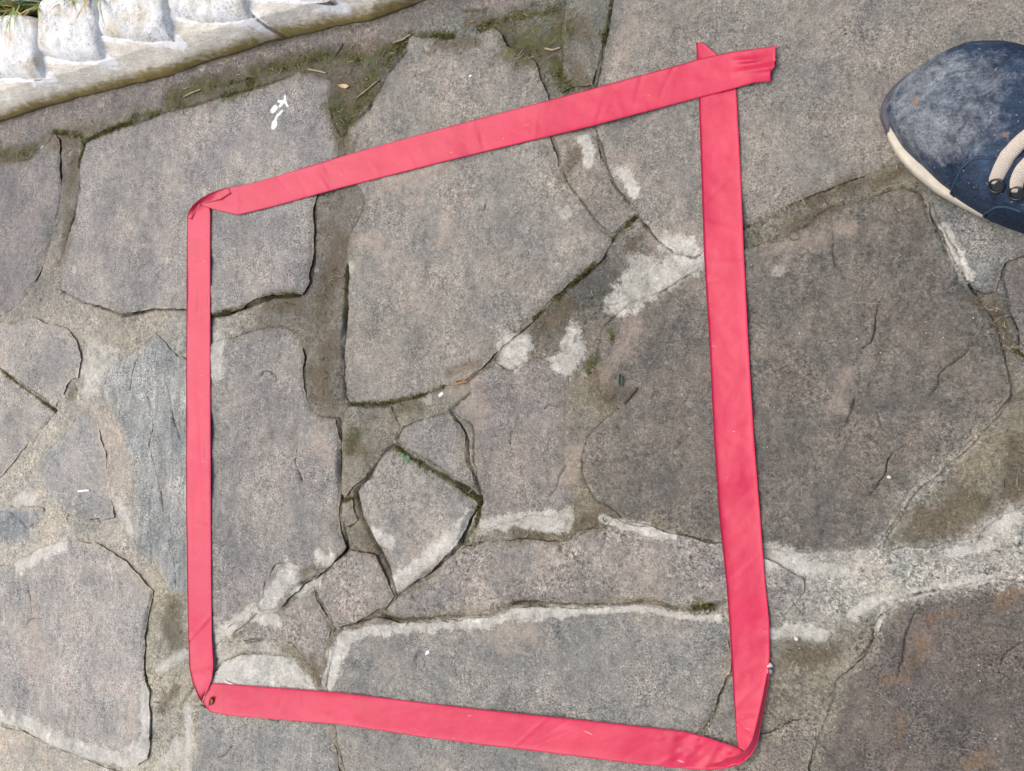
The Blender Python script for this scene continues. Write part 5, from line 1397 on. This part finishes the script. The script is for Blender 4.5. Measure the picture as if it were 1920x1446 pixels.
def stalk(name, pts, rad, mat, label, cat, group=None, up=.0006, flat=.7):
    q = resample(np.array(pts, float), 2.5)
    P = lay(q)
    P[:, 2] = P[:, 2].max() * .5 + P[:, 2] * .5 + up
    n = len(P)
    o = tube(name, P, rad * np.interp(np.arange(n), [0, 2, n - 3, n], [.6, 1, .9, .5]), mat, None, flat, 7)
    return tag(o, label, cat, group)


m_leaf = simple('dry_leaf', (196, 172, 132), .75, .3, .25, 300, .4)
m_green = simple('seedling_leaf', (92, 128, 96), .55, .4, .2, 300)
m_dgreen = simple('dark_green_leaf', (52, 72, 58), .5, .4, .4, 500)


def leaf(name, x, y, lx, ly, ang, mat, label, cat, group=None, cup=.25, dz=.0008):
    k = mpp(x, y)
    c = U(x, y)
    c[2] = bil(ZTOP, c[:2]) + dz
    n, m = 9, 5
    t, s = np.meshgrid(np.linspace(-1, 1, n), np.linspace(-1, 1, m), indexing='ij')
    w = np.clip(1 - np.abs(t) ** 2.2, .05, 1)
    X, Y = t * lx * k / 2, s * w * ly * k / 2
    Z = cup * ly * k * (np.abs(s) ** 1.5) * .5 + .12 * lx * k * t * t + .0003 * np.sin(7 * t + 3 * s)
    a = math.radians(ang)
    V = np.stack([c[0] + X * math.cos(a) - Y * math.sin(a), c[1] + X * math.sin(a) + Y * math.cos(a), c[2] + Z], -1).reshape(-1, 3)
    o = mesh_obj(name, V, grid_faces(n, m), mat, loc=V.mean(0))
    return tag(o, label, cat, group)


leaf('dry_leaf', 646, 162, 24, 7, -10, m_leaf, 'pale dry leaf curl lying in the mossy joint near the top tape', 'leaf')
stalk('twig', [(1022, 92), (1036, 95), (1052, 91)], .0008, m_straw, 'pale split twig on the green stained stone at the top', 'twig')
stalk('twig', [(1196, 727), (1186, 739), (1176, 751), (1170, 757)], .0012, m_bark, 'short brown twig lying beside the dark green curled leaf', 'twig')
leaf('curled_leaf', 1167, 714, 25, 8, 96, m_dgreen, 'small dark green curled leaf on the mortar by the right tape', 'leaf', cup=.6)
for i, (p, l) in enumerate([([(853, 714), (870, 711), (886, 706)], 'upper orange pine needle under the central stone'), ([(858, 721), (872, 714), (889, 700)], 'middle orange pine needle under the central stone'), ([(850, 722), (868, 718), (880, 715)], 'lower orange pine needle under the central stone')]):
    stalk('pine_needle', p, .0007, simple('orange_needle', (158, 124, 94), .7, .3, .25, 300), l, 'needle', 'pine needles caught under the central stone', up=.0012)
seed = empty('seedling', tuple(U(762, 862)))
tag(seed, 'tiny green seedling sprouting from the crack between two small stones', 'seedling')
for x, y, a in ((756, 853, 20), (767, 858, -40), (762, 866, 80)):
    k = mpp(x, y)
    o = leaf('leaf', x, y, 11, 7, a, m_green, None, None, cup=.3, dz=.002)
    o.parent = seed
    o.matrix_parent_inverse = Matrix.Translation(-seed.location)
stalk('grass_stem', [(1085, 182), (1100, 172), (1110, 165)], .0005, m_bark, 'reddish stem poking out from under the top tape', 'stem')
stalk('straw', [(425, 1274), (434, 1280), (447, 1284)], .0008, simple('white_straw', (226, 222, 214), .8, .3, .1), 'white straw poking out from under the bottom tape', 'straw')
stalk('straw', [(345, 182), (360, 175), (378, 168)], .0008, m_straw, 'tan straw lying on moss below the second white brick', 'straw')
stalk('straw', [(578, 130), (596, 133), (612, 137)], .0009, m_straw, 'broad flat straw blade in the mossy joint', 'straw', flat=.3)
stalk('straw', [(482, 98), (492, 100), (503, 102)], .0006, m_straw, 'short straw on the concrete strip under the render', 'straw')
stalk('straw', [(412, 119), (424, 119), (435, 112)], .0007, m_straw, 'bent pale straw at the foot of the render', 'straw')
stalk('straw', [(625, 108), (634, 96), (643, 82)], .0006, m_bark, 'dark thin stem lying across the concrete strip', 'stem')
stalk('straw', [(738, 82), (756, 76), (774, 68)], .0008, m_straw, 'straw across the mossy crack at the top', 'straw')
stalk('straw', [(668, 184), (690, 168), (712, 150)], .0006, m_straw, 'long straw beside the top edge of the central stone', 'straw')
stalk('straw', [(801, 228), (820, 233), (838, 240)], .0004, m_straw, 'hair thin pale straw above the top tape', 'straw')
stalk('straw', [(150, 921), (161, 920), (172, 919)], .0012, simple('white_feather', (236, 238, 244), .6, .3, .05), 'tiny white feather scrap on the left stone', 'feather', flat=.3)


def pebble(x, y, r, mat, label, group=None, dz=.6):
    k = mpp(x, y) * r
    c = U(x, y)
    c[2] = bil(ZTAPE, c[:2]) + k * dz
    bm = bmesh.new()
    bmesh.ops.create_icosphere(bm, subdivisions=2, radius=k)
    rr = np.random.default_rng(int(x + y))
    V = np.array([v.co[:] for v in bm.verts])
    V *= (1 + .22 * rr.normal(0, 1, (len(V), 1)) * .6) * np.array([1.1, .9, .75])
    Fs = [[v.index for v in f.verts] for f in bm.faces]
    bm.free()
    o = mesh_obj('pebble', V + c, Fs, mat, loc=c)
    return tag(o, label, 'pebble', group)


m_peb = simple('pale_pebble', (214, 204, 190), .8, .3, .2, 500, .4)
m_pebg = simple('grey_pebble', (158, 158, 162), .8, .3, .2, 500, .4)
pebble(1444, 1246, 5.5, m_peb, 'cream pebble touching the right tape, upper of two')
pebble(1443, 1257, 6, m_pebg, 'grey pebble touching the right tape, lower of two')
pebble(1494, 1197, 4, m_peb, 'small pale pebble stuck in the pale mortar right of the tape')
pebble(1667, 894, 4, m_peb, 'white pebble lying on the big dark stone')
pebble(1441, 1100, 2.4, m_peb, 'tiny grain on the edge of the right tape') if False else None
c = U(403, 1310)
V, Fs = [], []
bug = leaf('seed_husk', 403, 1311, 15, 8, 80, simple('husk', (150, 112, 70), .7, .3, .4, 600, .4), 'brown seed husk stuck on the bottom left corner of the tape', 'husk', cup=.8, dz=.003)
